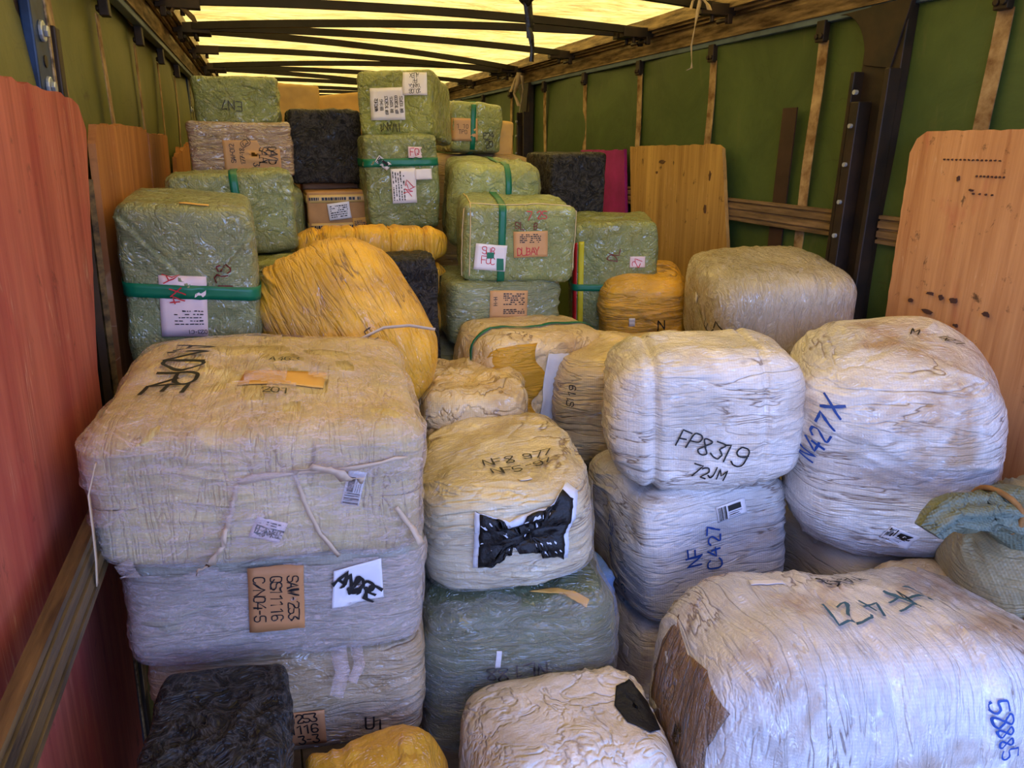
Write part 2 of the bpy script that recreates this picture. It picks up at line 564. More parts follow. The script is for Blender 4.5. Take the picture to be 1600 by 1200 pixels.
right_post(2.10, 'black steel side post on the right beside the pale plywood sheet')
right_post(5.68, 'dark side post deep in the trailer on the right-hand side')

def left_post(y, label):
    p = tag(obj('side_post', None, loc=(-0.433 - 0.12, y, 0), rot=(0, 0.05, 0)), label, 'post')
    m = MB(); m.box((-0.03, -0.11, 0), (0.0, 0.11, 2.55)); m.build('post_web', M['black_metal'], p, bevel=0.004)
    m = MB(); m.box((0.0, -0.085, 0), (0.022, 0.03, 2.55)); m.build('face_plate', M['blue_metal'], p, bevel=0.004)
    m = MB(); m.box((0.0, 0.03, 0), (0.026, 0.045, 2.55)); m.build('edge_strip', M['alu'], p, bevel=0.003)
    m = MB(); m.box((-0.01, 0.072, 0), (0.03, 0.115, 2.36)); m.build('slat_pocket', M['black_metal'], p, bevel=0.004)
    for k in range(6):
        z = 2.335 - 0.112 * k
        m = MB(); m.tube([(0.022, -0.03, z), (0.03, -0.03, z)], 0.022, 14); m.tube([(0.03, -0.03, z), (0.038, -0.03, z)], 0.013, 6)
        b = m.build('bolt', M['zinc'], p, bevel=0.002)
        m = MB(); m.tube([(0.022, -0.025, z - 0.06), (0.0245, -0.025, z - 0.06)], 0.013, 12); m.build('bolt_hole', M['black_metal'], p)
    return p
left_post(1.96, 'blue bolted steel side post above the big red plywood sheet')
left_post(5.9, 'dark side post deep in the trailer on the left-hand side')

# grooved side slats
def slat(name, label, x, side, y0, y1, z0, z1, mat):
    h = z1 - z0
    g = 0.008 * side
    pr = [(x, z0)]
    for a, b in ((0.12, 0.22), (0.44, 0.56), (0.78, 0.88)):
        pr += [(x, z0 + h * a), (x + g, z0 + h * (a + 0.03)), (x + g, z0 + h * (b - 0.03)), (x, z0 + h * b)]
    pr += [(x, z1), (x + 0.024 * side, z1), (x + 0.024 * side, z0)]
    m = MB(); m.prism(pr, y0, y1, axis=1)
    o = m.build(name, mat)
    return tag(o, label, 'rail')
slat('cargo_rail', 'grooved wooden cargo rail running behind the yellow plywood to the post', 2.055, 1, 2.19, 5.58, 1.765, 1.862, M['slat'])
slat('cargo_rail', 'short visible grooved rail end between the post and pale plywood', 2.05, 1, 0.25, 2.005, 1.765, 1.862, M['slat'])
slat('cargo_rail', 'long brown cargo rail running down the red plywood at lower left', -0.338, -1, 0.15, 1.70, 1.365, 1.462, M['slat_dark'])

# loose sheets leaning on the side curtains
def board(name, label, outline, x, side, lean, mat, th=0.018, jag=0.004, seed=1):
    """outline of (y, z) points; the face towards the load is at x at the top and leans by lean radians"""
    rnd = random.Random(seed)
    ztop = max(p[1] for p in outline)
    pts = []
    n = len(outline)
    for i in range(n):
        a, b = outline[i], outline[(i + 1) % n]
        L = math.hypot(b[0] - a[0], b[1] - a[1])
        k = max(1, int(L / 0.03))
        for j in range(k):
            f = j / k
            pts.append((a[0] + (b[0] - a[0]) * f + rnd.uniform(-jag, jag) * 0.5, a[1] + (b[1] - a[1]) * f - ztop + rnd.uniform(-jag, jag)))
    m = MB()
    m.prism(pts, 0, th * side, axis=0)
    o = m.build(name, mat, loc=(x, 0, ztop))
    o.rotation_euler = (0, lean, 0)
    return tag(o, label, 'plywood')
board('plywood_sheet', 'big red-stained plywood sheet at the left edge', [(0.30, 0.2), (1.72, 0.2), (1.80, 1.6), (2.01, 2.13), (1.96, 2.185), (1.84, 2.198), (1.30, 2.205), (0.30, 2.21)], -0.372, -1, 0.05, M['ply_red'], seed=1)
board('plywood_sheet', 'orange-brown plywood sheet behind the red one, beside the tall grey-green bale', [(2.08, 0.95), (3.10, 0.95), (3.10, 2.150), (2.70, 2.158), (2.17, 2.146), (2.13, 2.10)], -0.380, -1, 0.05, M['ply_orange'], seed=2)
board('plywood_sheet', 'narrow orange plywood piece just behind the orange-brown sheet on the left', [(3.12, 0.95), (3.74, 0.95), (3.74, 2.138), (3.12, 2.138)], -0.378, -1, 0.05, M['ply_orange'], seed=3)
board('plywood_sheet', 'splintered small plywood end beside the film-wrapped silver box', [(3.92, 1.0), (4.7, 1.0), (4.75, 2.10), (4.2, 2.055), (4.15, 2.075), (3.95, 2.03), (3.93, 1.98)], -0.370, -1, 0.05, M['ply_orange'], jag=0.012, seed=4)
board('plywood_sheet', 'large pale plywood sheet with black stains at the right edge', [(0.62, 0.8), (1.86, 0.8), (1.873, 2.07), (1.855, 2.115), (1.82, 2.135), (0.62, 2.15)], 2.0, 1, -0.015, M['ply_pale'], seed=5)
board('plywood_sheet', 'yellow weathered plywood sheet standing behind the grey film-wrapped bale', [(2.68, 0.9), (3.70, 0.9), (3.85, 2.085), (2.99, 2.10), (2.95, 2.08)], 2.03, 1, -0.01, M['ply_yellow'], seed=6)
board('painted_board', 'magenta painted board beside the yellow plywood', [(3.80, 1.2), (4.50, 1.2), (4.55, 2.062), (3.93, 2.068)], 2.035, 1, 0, M['magenta'], seed=7)['category'] = 'board'

def blots(sheet, x, pts, mat, seed=3):
    rnd = random.Random(seed)
    for (y, z, w, h) in pts:
        m = MB()
        out = []
        for k in range(11):
            a = 2 * math.pi * k / 11
            r = rnd.uniform(0.55, 1.1)
            out.append((y + math.cos(a) * w / 2 * r, z + math.sin(a) * h / 2 * r))
        m.prism(out, x, x + 0.004, axis=0)
        b = m.build('stain', mat, None)
        b.parent = sheet
        b.matrix_parent_inverse = (Matrix.Translation(sheet.location) @ sheet.rotation_euler.to_matrix().to_4x4()).inverted()
M['stain'] = simple_mat('black_stain', lin(82, 52, 44), 0.8, 0, 0.2, 30)
sheets = {o['label']: o for o in bpy.data.objects if o.name.startswith('plywood_sheet')}
pale = [o for l, o in sheets.items() if 'pale' in l][0]
blots(pale, 1.9985, [(1.70, 1.645, 0.035, 0.012), (1.66, 1.64, 0.02, 0.02), (1.615, 1.64, 0.03, 0.02), (1.50, 1.62, 0.03, 0.015), (1.77, 1.61, 0.02, 0.015), (1.70, 1.585, 0.05, 0.015), (1.59, 1.565, 0.02, 0.012), (1.68, 2.00, 0.012, 0.018), (1.63, 1.97, 0.02, 0.008)]
      + [(1.74 - 0.014 * k, 2.055, 0.009, 0.006) for k in range(14)] + [(1.62 - 0.012 * k, 2.01, 0.008, 0.007) for k in range(8)] + [(1.62 - 0.02 * k, 1.96, 0.008, 0.006) for k in range(4)], M['stain'])
yel = [o for l, o in sheets.items() if 'yellow' in l][0]
blots(yel, 2.0285, [(3.48, 2.01, 0.07, 0.02), (3.53, 1.955, 0.03, 0.015), (3.03, 1.96, 0.02, 0.05), (3.05, 1.80, 0.02, 0.05)], simple_mat('brown_stain', lin(104, 72, 42), 0.8, 0, 0.2, 30), 5)

def batten(label, p, q, mat, w=0.03):
    m = MB()
    m.tube([p, q], w / 2, 4)
    tag(m.build('batten', mat), label, 'batten')
batten('thin dark batten leaning just behind the red plywood edge', (-0.395, 1.93, 2.05), (-0.435, 1.90, 1.20), M['black_metal'])
batten('thin greyish batten leaning beside the orange-brown plywood edge', (-0.39, 2.0, 2.02), (-0.43, 1.99, 1.20), M['slat_dark'], 0.022)

# torn plastic hanging from the roof
def tatter(name, label, cat, mat, strips, lumps=()):
    m = MB()
    rnd = random.Random(len(label))
    for pts, w in strips:
        for i in range(len(pts) - 1):
            pass
        b = len(m.v)
        n = len(pts)
        for i, p in enumerate(pts):
            ww = w * (1 - 0.6 * i / n) * rnd.uniform(0.7, 1.2)
            a = rnd.uniform(0, 0.9)
            for s in (-1, 1):
                m.v.append((p[0] + s * ww * math.cos(a), p[1] + s * ww * math.sin(a), p[2]))
                m.v.append((p[0] + s * ww * math.cos(a), p[1] + s * ww * math.sin(a) + 0.002, p[2]))
        for i in range(n - 1):
            k = b + 4 * i
            m.f += [[k, k + 2, k + 6, k + 4], [k + 1, k + 5, k + 7, k + 3], [k, k + 4, k + 5, k + 1], [k + 2, k + 3, k + 7, k + 6]]
    for (c, r) in lumps:
        m.tube([(c[0], c[1], c[2] + r * 1.3), (c[0] + r * 0.1, c[1], c[2] + r * 0.9), (c[0], c[1], c[2]), (c[0] - r * 0.15, c[1], c[2] - r * 0.7), (c[0], c[1], c[2] - r)],
               [r * 0.5, r * 0.9, r, r * 0.45, r * 0.18], 9)
    return tag(m.build(name, mat, smooth=True), label, cat)
M['black_plastic'] = simple_mat('black_bag_plastic', lin(24, 22, 20), 0.35, 0, 0.2, 30, 0.6)
M['rag'] = simple_mat('pale_torn_plastic', lin(214, 190, 150), 0.6, 0, 0.2, 20, 0.3)
M['rag_dark'] = simple_mat('brown_rag', lin(120, 100, 70), 0.8, 0, 0.3, 20, 0.3)
tatter('black_bag_scrap', 'knotted black plastic bag scrap hanging from the roof bow', 'scrap', M['black_plastic'],
       [([(0.885, 2.43, 2.55), (0.88, 2.43, 2.49), (0.895, 2.43, 2.44), (0.902, 2.43, 2.40), (0.898, 2.43, 2.36)], 0.014), ([(0.88, 2.425, 2.55), (0.892, 2.43, 2.47), (0.89, 2.43, 2.43)], 0.02)],
       [((0.885, 2.43, 2.575), 0.05)])
tatter('plastic_twine', 'long pale torn plastic strip dangling before the green curtain', 'scrap', M['rag'],
       [([(1.80, 2.86, 2.67), (1.79, 2.86, 2.62), (1.782, 2.86, 2.56), (1.772, 2.86, 2.49), (1.780, 2.86, 2.43), (1.782, 2.86, 2.405), (1.757, 2.86, 2.395)], 0.009),
        ([(1.80, 2.865, 2.68), (1.84, 2.865, 2.65), (1.85, 2.865, 2.63)], 0.03), ([(1.79, 2.865, 2.68), (1.77, 2.87, 2.66), (1.76, 2.865, 2.63)], 0.012)])
tatter('torn_plastic', 'frayed pale plastic tatter hanging at the far right post', 'scrap', M['rag'],
       [([(1.98, 5.6, 2.62), (1.96, 5.6, 2.55), (1.93, 5.6, 2.47), (1.97, 5.6, 2.38)], 0.035), ([(1.99, 5.59, 2.6), (2.0, 5.59, 2.5), (1.97, 5.59, 2.33)], 0.02), ([(1.95, 5.6, 2.6), (1.90, 5.6, 2.48)], 0.02)])
tatter('torn_rag', 'small brown rag dangling at the left end of a roof bow', 'scrap', M['rag_dark'],
       [([(-0.24, 3.5, 2.65), (-0.22, 3.5, 2.62), (-0.20, 3.5, 2.60), (-0.185, 3.5, 2.575)], 0.02), ([(-0.25, 3.5, 2.64), (-0.27, 3.5, 2.61)], 0.01)])

# ------------------------------------------------------------------ bales
def cube_grid(n):
    """welded cube-surface grid, coordinates in -1..1"""
    key = ('g', n)
    if key in _cache:
        return _cache[key]
    a = np.linspace(-1, 1, n + 1)
    a = np.sign(a) * np.abs(a) ** 0.92
    U, W = np.meshgrid(a, a, indexing='ij')
    U = U.ravel(); W = W.ravel(); O = np.ones_like(U)
    faces = [np.stack(s, 1) for s in ((U, W, O), (W, U, -O), (O, U, W), (-O, W, U), (W, O, U), (U, -O, W))]
    P = np.concatenate(faces)
    i, j = np.meshgrid(np.arange(n), np.arange(n), indexing='ij')
    q = (i * (n + 1) + j).ravel()
    Q1 = np.stack([q, q + n + 1, q + n + 2, q + 1], 1)
    Q = np.concatenate([Q1 + k * (n + 1) ** 2 for k in range(6)])
    key2 = np.round(P * 1e5).astype(np.int64)
    _, idx, inv = np.unique(key2, axis=0, return_index=True, return_inverse=True)
    inv = inv.ravel()
    _cache[key] = (P[idx], inv[Q])
    return _cache[key]
_cache = {}
B = {}
WD = {'z': (0.35, 0.35, 3.0), 'x': (3.0, 0.35, 0.35), 'y': (0.35, 3.0, 0.35), 'o': (1.4, 1.4, 1.4), 'd': (1.6, 1.6, 1.6)}

def bale_points(dims, m, n, seed, lump, wr, wdir, pins=(), shape=None, creases=(), wrot=0.0, off=0.0, wfreq=9.0):
    P, Q = cube_grid(n)
    a = np.array(dims) / 2.0
    nm = (np.abs(P) ** m).sum(1) ** (1.0 / m)
    S = P / nm[:, None]
    X = S * a
    if shape is not None:
        X = shape(X, S)
    # outward normal of the superellipsoid
    N = np.sign(S) * np.abs(S) ** (m - 1) / a
    N /= np.linalg.norm(N, axis=1)[:, None] + 1e-9
    sd = np.array([seed * 3.17 + 11, seed * 1.31 + 5, seed * 2.71 + 7])
    size = float(np.mean(dims))
    low = perlin(X * (2.4 / size) + sd) + 0.5 * perlin(X * (5.2 / size) + sd * 1.3)
    k = np.array(WD[wdir])
    c_, s_ = math.cos(wrot), math.sin(wrot)
    Xr = np.stack([X[:, 0] * c_ - X[:, 2] * s_, X[:, 1], X[:, 0] * s_ + X[:, 2] * c_], 1) if wrot else X
    D = np.stack([perlin(X * 6 + sd), perlin(X * 6 + sd + 9), perlin(X * 6 + sd + 17)], 1) * 0.035
    r1 = 1 - np.abs(perlin((Xr + D) * k * wfreq + sd))
    r2 = 1 - np.abs(perlin((Xr + D * 0.6) * k * wfreq * 2.3 + sd * 2))
    amp = 0.15 + 1.3 * np.clip(perlin(X * 5 + sd * 0.7) + 0.15, 0, 1)
    disp = lump * low + wr * amp * ((r1 ** 5) * 1.3 + (r2 ** 5) * 0.5 - 0.4) + off
    for (ax, pos, dep, wid) in pins:
        disp = disp - dep * np.exp(-((X[:, ax] - pos) / wid) ** 2) + dep * 0.35 * np.exp(-((np.abs(X[:, ax] - pos) - wid * 2.2) / (wid * 1.5)) ** 2)
    for (face, u0, v0, u1, v1, dep, wid) in creases:
        ax, sg, iu, iv, su = FACES[face]
        msk = (N[:, ax] * sg) > 0.35
        pu = X[:, iu] * su; pv = X[:, iv]
        d = np.array([u1 - u0, v1 - v0]); L2 = (d * d).sum()
        tt = np.clip(((pu - u0) * d[0] + (pv - v0) * d[1]) / L2, 0, 1)
        dist = ((pu - u0) * d[1] - (pv - v0) * d[0]) / math.sqrt(L2)
        dd = np.hypot(pu - u0 - tt * d[0], pv - v0 - tt * d[1])
        disp = disp + np.where(msk, dep * np.exp(-(dd / wid) ** 2) * np.where(dist > 0, 1.0, -1.0), 0)
    return X + N * disp[:, None], Q
# face: (normal axis, sign, axis of u, axis of v, sign of u)
FACES = {'F': (1, -1, 0, 2, 1), 'K': (1, 1, 0, 2, -1), 'T': (2, 1, 0, 1, 1), 'L': (0, -1, 1, 2, -1), 'R': (0, 1, 1, 2, 1)}

def soil_attr(me, V, seed):
    sd = np.array([seed * 4.7 + 3, seed * 2.9 + 1, seed * 1.9 + 8])
    st = lambda x, a, b: np.clip((x - a) / (b - a), 0, 1)
    mo = perlin(V * 5 + sd) + 0.5 * perlin(V * 13 + sd) + 0.25 * perlin(V * 30 + sd)
    D = np.stack([perlin(V * 4 + sd), perlin(V * 4 + sd + 5), perlin(V * 4 + sd + 9)], 1) * 0.12
    so = perlin((V + D) * 4 + sd * 2) + 0.55 * perlin((V + D) * 10 + sd) + 0.35 * perlin((V + D) * 26 + sd) + 0.2 * perlin(V * 60 + sd)
    mk = perlin(V * 5 + sd * 3) + 0.5 * perlin(V * 12 + sd)
    C = np.stack([st(mo, -0.7, 0.7), st(so, 0.05, 0.8), st(mk, 0.12, 0.42), np.ones(len(V))], 1).astype(np.float32)
    at = me.attributes.new('soil', 'FLOAT_COLOR', 'POINT')
    at.data.foreach_set('color', C.ravel())

def bale(key, name, label, cat, mat, c, dims, rot=(0, 0, 0), m=9.0, n=44, seed=1, lump=0.008, wr=0.006, wdir='z', group=None,
         pins=(), shape=None, creases=(), body='cover', wrot=0.0, wfreq=9.0):
    e = obj(name, None)
    e.rotation_mode = 'YXZ'
    rm = Euler((R(rot[1]), R(rot[2]), R(rot[0])), 'YXZ')
    e.rotation_euler = rm
    e.location = Vector(c) - rm.to_matrix() @ Vector((0, 0, dims[2] / 2))
    tag(e, label, cat, group)
    V, Q = bale_points(dims, m, n, seed, lump, wr, wdir, pins, shape, creases, wrot, wfreq=wfreq)
    V = V + np.array([0, 0, dims[2] / 2])
    me = quad_mesh(body, V, Q)
    soil_attr(me, V, seed)
    o = obj(body, me, mat, e)
    B[key] = dict(e=e, V=V, Q=Q, dims=dims, m=m, seed=seed, wdir=wdir, pins=pins, shape=shape, lump=lump, o=o, bvh=None)
    return e

def bvh(key):
    b = B[key]
    if b['bvh'] is None:
        b['bvh'] = BVHTree.FromPolygons(b['V'].tolist(), b['Q'].tolist())
    return b['bvh']

def hit(key, face, u, v, off=0.0015):
    """point on the bale surface below (u, v) of a face, metres from the face centre"""
    b = B[key]
    ax, sg, iu, iv, su = FACES[face]
    o = [0, 0, b['dims'][2] / 2]
    o[iu] += u * su
    o[iv] += v
    o[ax] += sg * 2.0
    d = [0, 0, 0]
    d[ax] = -sg
    p, nrm, _, _ = bvh(key).ray_cast(Vector(o), Vector(d))
    if p is None:
        p, nrm, _, _ = bvh(key).find_nearest(Vector(o) + Vector(d) * (2.0 - b['dims'][ax] / 2))
    if nrm[ax] * sg < 0:
        nrm = -nrm
    return p + nrm * off

def patch(key, face, u, v, w, h, ang, mat, name='paper_label', nu=9, nv=9, off=0.0022, outline=None, parent=None):
    """sheet of paper or cloth lying on the surface; outline = optional polygon in -1..1"""
    ca, sa = math.cos(R(ang)), math.sin(R(ang))
    V = []
    F = []
    if outline is None:
        for i in range(nu):
            for j in range(nv):
                x = (i / (nu - 1) - 0.5) * w
                y = (j / (nv - 1) - 0.5) * h
                V.append(hit(key, face, u + x * ca - y * sa, v + x * sa + y * ca, off))
        F = [[i * nv + j, (i + 1) * nv + j, (i + 1) * nv + j + 1, i * nv + j + 1] for i in range(nu - 1) for j in range(nv - 1)]
    else:
        # fan of rings towards the centre
        K = len(outline); Rn = 10
        dense = []
        for k in range(K):
            a, b_ = outline[k], outline[(k + 1) % K]
            for s in range(6):
                dense.append((a[0] + (b_[0] - a[0]) * s / 6, a[1] + (b_[1] - a[1]) * s / 6))
        cx = sum(p[0] for p in outline) / K; cy = sum(p[1] for p in outline) / K
        n = len(dense)
        for r in range(1, Rn + 1):
            f = r / Rn
            for p in dense:
                x = (cx + (p[0] - cx) * f) * w / 2
                y = (cy + (p[1] - cy) * f) * h / 2
                V.append(hit(key, face, u + x * ca - y * sa, v + x * sa + y * ca, off))
        for r in range(Rn - 1):
            for k in range(n):
                F.append([r * n + k, r * n + (k + 1) % n, (r + 1) * n + (k + 1) % n, (r + 1) * n + k])
        F.append(list(range(n)))
    me = new_mesh(name, V, F)
    o = obj(name, me, mat, parent or B[key]['e'])
    s = o.modifiers.new('thick', 'SOLIDIFY'); s.thickness = 0.0012; s.offset = 1
    return o

def band(key, axis, pos, width, mat, name='tape_band', off=0.0022, seg=72, tilt=0.0, arc=(0, 1), rows=4, parent=None, fn=None):
    """tape round the bale in the plane normal to an axis; tilt lets it climb around the bale"""
    b = B[key]
    oth = [i for i in range(3) if i != axis]
    V = []
    closed = arc == (0, 1)
    N = seg if closed else seg + 1
    cen = np.array([0, 0, b['dims'][2] / 2])
    for i in range(N):
        a = 2 * math.pi * (arc[0] + (arc[1] - arc[0]) * i / seg)
        for r in range(rows):
            q = pos + (r / (rows - 1) - 0.5) * width + tilt * math.cos(a)
            if fn: q += fn(a)
            cpt = cen.copy(); cpt[axis] += q
            dr = np.zeros(3); dr[oth[0]] = math.cos(a); dr[oth[1]] = math.sin(a)
            p, nrm, _, _ = bvh(key).ray_cast(Vector(cpt + dr * 2.0), Vector(-dr))
            if p is None:
                p, nrm, _, _ = bvh(key).find_nearest(Vector(cpt + dr * 0.3))
            V.append(p + Vector(dr) * off)
    F = []
    for i in range(N if closed else N - 1):
        j = (i + 1) % N
        for r in range(rows - 1):
            F.append([i * rows + r, j * rows + r, j * rows + r + 1, i * rows + r + 1])
    me = new_mesh(name, V, F)
    o = obj(name, me, mat, parent or b['e'])
    s = o.modifiers.new('thick', 'SOLIDIFY'); s.thickness = 0.0012; s.offset = 0
    return o

def cord(key, axis, pos, r, mat, name='tie_cord', off=0.002, seg=48, tilt=0.0):
    b = B[key]
    oth = [i for i in range(3) if i != axis]
    cen = np.array([0, 0, b['dims'][2] / 2])
    pts = []
    for i in range(seg):
        a = 2 * math.pi * i / seg
        cpt = cen.copy(); cpt[axis] += pos + tilt * math.cos(a)
        dr = np.zeros(3); dr[oth[0]] = math.cos(a); dr[oth[1]] = math.sin(a)
        p, nrm, _, _ = bvh(key).ray_cast(Vector(cpt + dr * 2.0), Vector(-dr))
        pts.append(p + Vector(dr) * off)
    mb = MB(); mb.tube(pts, r, 6, True)
    return mb.build(name, mat, b['e'], smooth=True)

def strip(key, face, path, width, mat, name, off=0.003):
    """narrow strap along (u, v, lift) points"""
    V = []; F = []
    pts = []
    for i in range(len(path) - 1):
        for k in range(6):
            f = k / 6
            pts.append([path[i][j] + (path[i + 1][j] - path[i][j]) * f for j in range(3)])
    pts.append(list(path[-1]))
    n = len(pts)
    for i in range(n):
        a = pts[max(0, i - 1)]; c = pts[min(n - 1, i + 1)]
        dx, dy = c[0] - a[0], c[1] - a[1]
        L = math.hypot(dx, dy) or 1
        px, py = -dy / L * width / 2, dx / L * width / 2
        for s in (-1, 1):
            V.append(hit(key, face, pts[i][0] + s * px, pts[i][1] + s * py, off + pts[i][2]))
    for i in range(n - 1):
        F.append([2 * i, 2 * i + 2, 2 * i + 3, 2 * i + 1])
    o = obj(name, new_mesh(name, V, F), mat, B[key]['e'])
    s = o.modifiers.new('thick', 'SOLIDIFY'); s.thickness = 0.0012; s.offset = 0
    return o

# ---- a small stroke alphabet on a 4 x 6 grid, for marker writing and print
GL = {'A': '00 26 40|12 32', 'B': '00 06 26 35 34 23 03|23 32 31 20 00', 'C': '45 36 16 05 01 10 30 41', 'D': '00 06 26 44 42 20 00', 'E': '40 00 06 46|03 33',
      'F': '00 06 46|03 33', 'G': '45 36 16 05 01 10 30 41 43 23', 'H': '00 06|40 46|03 43', 'I': '20 26', 'J': '36 31 20 10 01', 'K': '00 06|46 03 40', 'L': '06 00 40',
      'M': '00 06 22 46 40', 'N': '00 06 40 46', 'O': '16 05 01 10 30 41 45 36 16', 'P': '00 06 36 45 44 33 03', 'Q': '16 05 01 10 30 41 45 36 16|22 50', 'R': '00 06 36 45 44 33 03|23 40',
      'S': '45 36 16 05 04 13 33 42 41 30 10 01', 'T': '06 46|26 20', 'U': '06 01 10 30 41 46', 'V': '06 20 46', 'W': '06 10 24 30 46', 'X': '00 46|06 40', 'Y': '06 23 46|23 20',
      'Z': '06 46 00 40', '0': '16 05 01 10 30 41 45 36 16', '1': '05 26 20', '2': '05 16 36 45 44 00 40', '3': '06 46 23 33 42 41 30 10 01', '4': '36 02 42|34 30', '5': '46 06 03 33 42 41 30 10 01',
      '6': '45 36 16 05 01 10 30 41 42 33 13 02', '7': '06 46 10', '8': '23 05 16 36 45 23 01 10 30 41 23', '9': '01 10 30 41 45 36 16 05 04 13 33 44', '-': '13 33', '.': '20 21', '/': '00 46', "'": '26 24',
      '#': '00 06 46 40 00|03 43|26 20', '@': '02 44|04 40|20 26|03 43|06 46', '%': '06 46|26 20|03 43|00 40|01 05', '+': '06 46|26 21 10|14 02|34 42', ' ': ''}

def glyph(ch):
    return [[(int(p[0]) / 4.0, int(p[1]) / 6.0) for p in s.split()] for s in GL.get(ch, '').split('|') if s]

def writing(key, face, u, v, size, ang, text, mat, sw=0.006, jit=0.06, name='handwriting', spacing=0.95, aspect=0.62, off=0.005, parent=None, smooth=2, seed=3, slant=0.0, mirror=False, lines=1.35):
    """marker strokes laid on the surface; (u, v) = middle of the text"""
    rnd = random.Random(seed + len(text))
    ca, sa = math.cos(R(ang)), math.sin(R(ang))
    rows = text.split('\n')
    V = []; F = []
    for ri, row in enumerate(rows):
        W = len(row) * size * aspect * (0.35 + spacing)
        adv = size * aspect * (0.35 + spacing)
        y0 = (len(rows) / 2.0 - ri - 0.5) * size * lines - size / 2
        for ci, ch in enumerate(row):
            x0 = -W / 2 + ci * adv
            jx, jy = rnd.uniform(-jit, jit) * size, rnd.uniform(-jit, jit) * size
            sc = 1 + rnd.uniform(-jit, jit) * 1.5
            for st in glyph(ch):
                pts = [(x0 + jx + (p[0] + slant * p[1]) * size * aspect * sc + rnd.uniform(-jit, jit) * size * 0.5, y0 + jy + p[1] * size * sc + rnd.uniform(-jit, jit) * size * 0.5) for p in st]
                for _ in range(smooth if len(pts) > 2 and ch in 'BCDGOPQRSU0235689J' else 0):
                    q = [pts[0]]
                    for i in range(len(pts) - 1):
                        a, b_ = pts[i], pts[i + 1]
                        q += [(a[0] * .8 + b_[0] * .2, a[1] * .8 + b_[1] * .2), (a[0] * .2 + b_[0] * .8, a[1] * .2 + b_[1] * .8)]
                    pts = q + [pts[-1]]
                # resample long pieces
                rs = [pts[0]]
                for i in range(len(pts) - 1):
                    L = math.hypot(pts[i + 1][0] - pts[i][0], pts[i + 1][1] - pts[i][1])
                    k = max(1, int(L / 0.007))
                    for s in range(1, k + 1):
                        rs.append((pts[i][0] + (pts[i + 1][0] - pts[i][0]) * s / k, pts[i][1] + (pts[i + 1][1] - pts[i][1]) * s / k))
                n = len(rs)
                b0 = len(V)
                for i in range(n):
                    a = rs[max(0, i - 1)]; c = rs[min(n - 1, i + 1)]
                    dx, dy = c[0] - a[0], c[1] - a[1]
                    L = math.hypot(dx, dy) or 1
                    ex = sw * 0.5 if i in (0, n - 1) else 0
                    sgn = -1 if i == 0 else 1
                    bx, by = rs[i][0] + sgn * ex * dx / L, rs[i][1] + sgn * ex * dy / L
                    for s in (-1, 1):
                        x = bx - s * dy / L * sw / 2
                        y = by + s * dx / L * sw / 2
                        if mirror: x = -x
                        V.append(hit(key, face, u + x * ca - y * sa, v + x * sa + y * ca, off))
                for i in range(n - 1):
                    F.append([b0 + 2 * i, b0 + 2 * i + 2, b0 + 2 * i + 3, b0 + 2 * i + 1])
    o = obj(name, new_mesh(name, V, F), mat, parent or B[key]['e'])
    return o

def bars(key, face, u, v, ang, rects, mat, parent=None, name='print', off=0.0055):
    """flat printed blocks (x0, y0, x1, y1) in metres about (u, v)"""
    ca, sa = math.cos(R(ang)), math.sin(R(ang))
    V = []; F = []
    for (x0, y0, x1, y1) in rects:
        nx = max(1, int(abs(x1 - x0) / 0.015)); ny = max(1, int(abs(y1 - y0) / 0.015))
        b0 = len(V)
        for i in range(nx + 1):
            for j in range(ny + 1):
                x = x0 + (x1 - x0) * i / nx; y = y0 + (y1 - y0) * j / ny
                V.append(hit(key, face, u + x * ca - y * sa, v + x * sa + y * ca, off))
        for i in range(nx):
            for j in range(ny):
                k = b0 + i * (ny + 1) + j
                F.append([k, k + ny + 1, k + ny + 2, k + 1])
    return obj(name, new_mesh(name, V, F), mat, parent or B[key]['e'])

def film_mat(name, tint, amt=0.3, dirv=(1, 1, 7), seed=0.0):
    t = NT(name)
    v = t.coord(dirv, (0.3, 0.25, 0.15), (seed, seed, seed))
    n = t.noise(v, 6.0, 6, 0.7, 1.4)
    n2 = t.noise(t.coord((2, 2, 4), (-0.5, 0.6, 0.3), (seed, 1, 2)), 7.0, 5, 0.65, 2.2)
    r = t.math('ADD', t.math('ABSOLUTE', t.math('SUBTRACT', n, 0.5)), t.math('ABSOLUTE', t.math('SUBTRACT', n2, 0.5)))
    st = t.ramp(r, [(0.0, 1.0), (0.09, 0.35), (0.3, 0.08)])
    bp = t.bump(r, 0.9, 0.035)
    g = t.n('BsdfGlossy'); g.inputs['Color'].default_value = (1, 1, 1, 1); g.inputs['Roughness'].default_value = 0.16
    t.l(bp, g.inputs['Normal'])
    d = t.n('BsdfDiffuse'); d.inputs['Color'].default_value = tint
    tp = t.n('BsdfTransparent')
    m1 = t.n('MixShader'); t.l(t.math('MULTIPLY', st, amt), m1.inputs[0]); t.l(tp.outputs[0], m1.inputs[1]); t.l(d.outputs[0], m1.inputs[2])
    lw = t.n('LayerWeight'); lw.inputs[0].default_value = 0.3
    ff = t.math('ADD', t.math('MULTIPLY', t.math('POWER', lw.outputs['Facing'], 3.0), 0.25), 0.10, True)
    m2 = t.n('MixShader'); t.l(ff, m2.inputs[0]); t.l(m1.outputs[0], m2.inputs[1]); t.l(g.outputs[0], m2.inputs[2])
    t.l(m2.outputs[0], t.out.inputs[0])
    return t.m

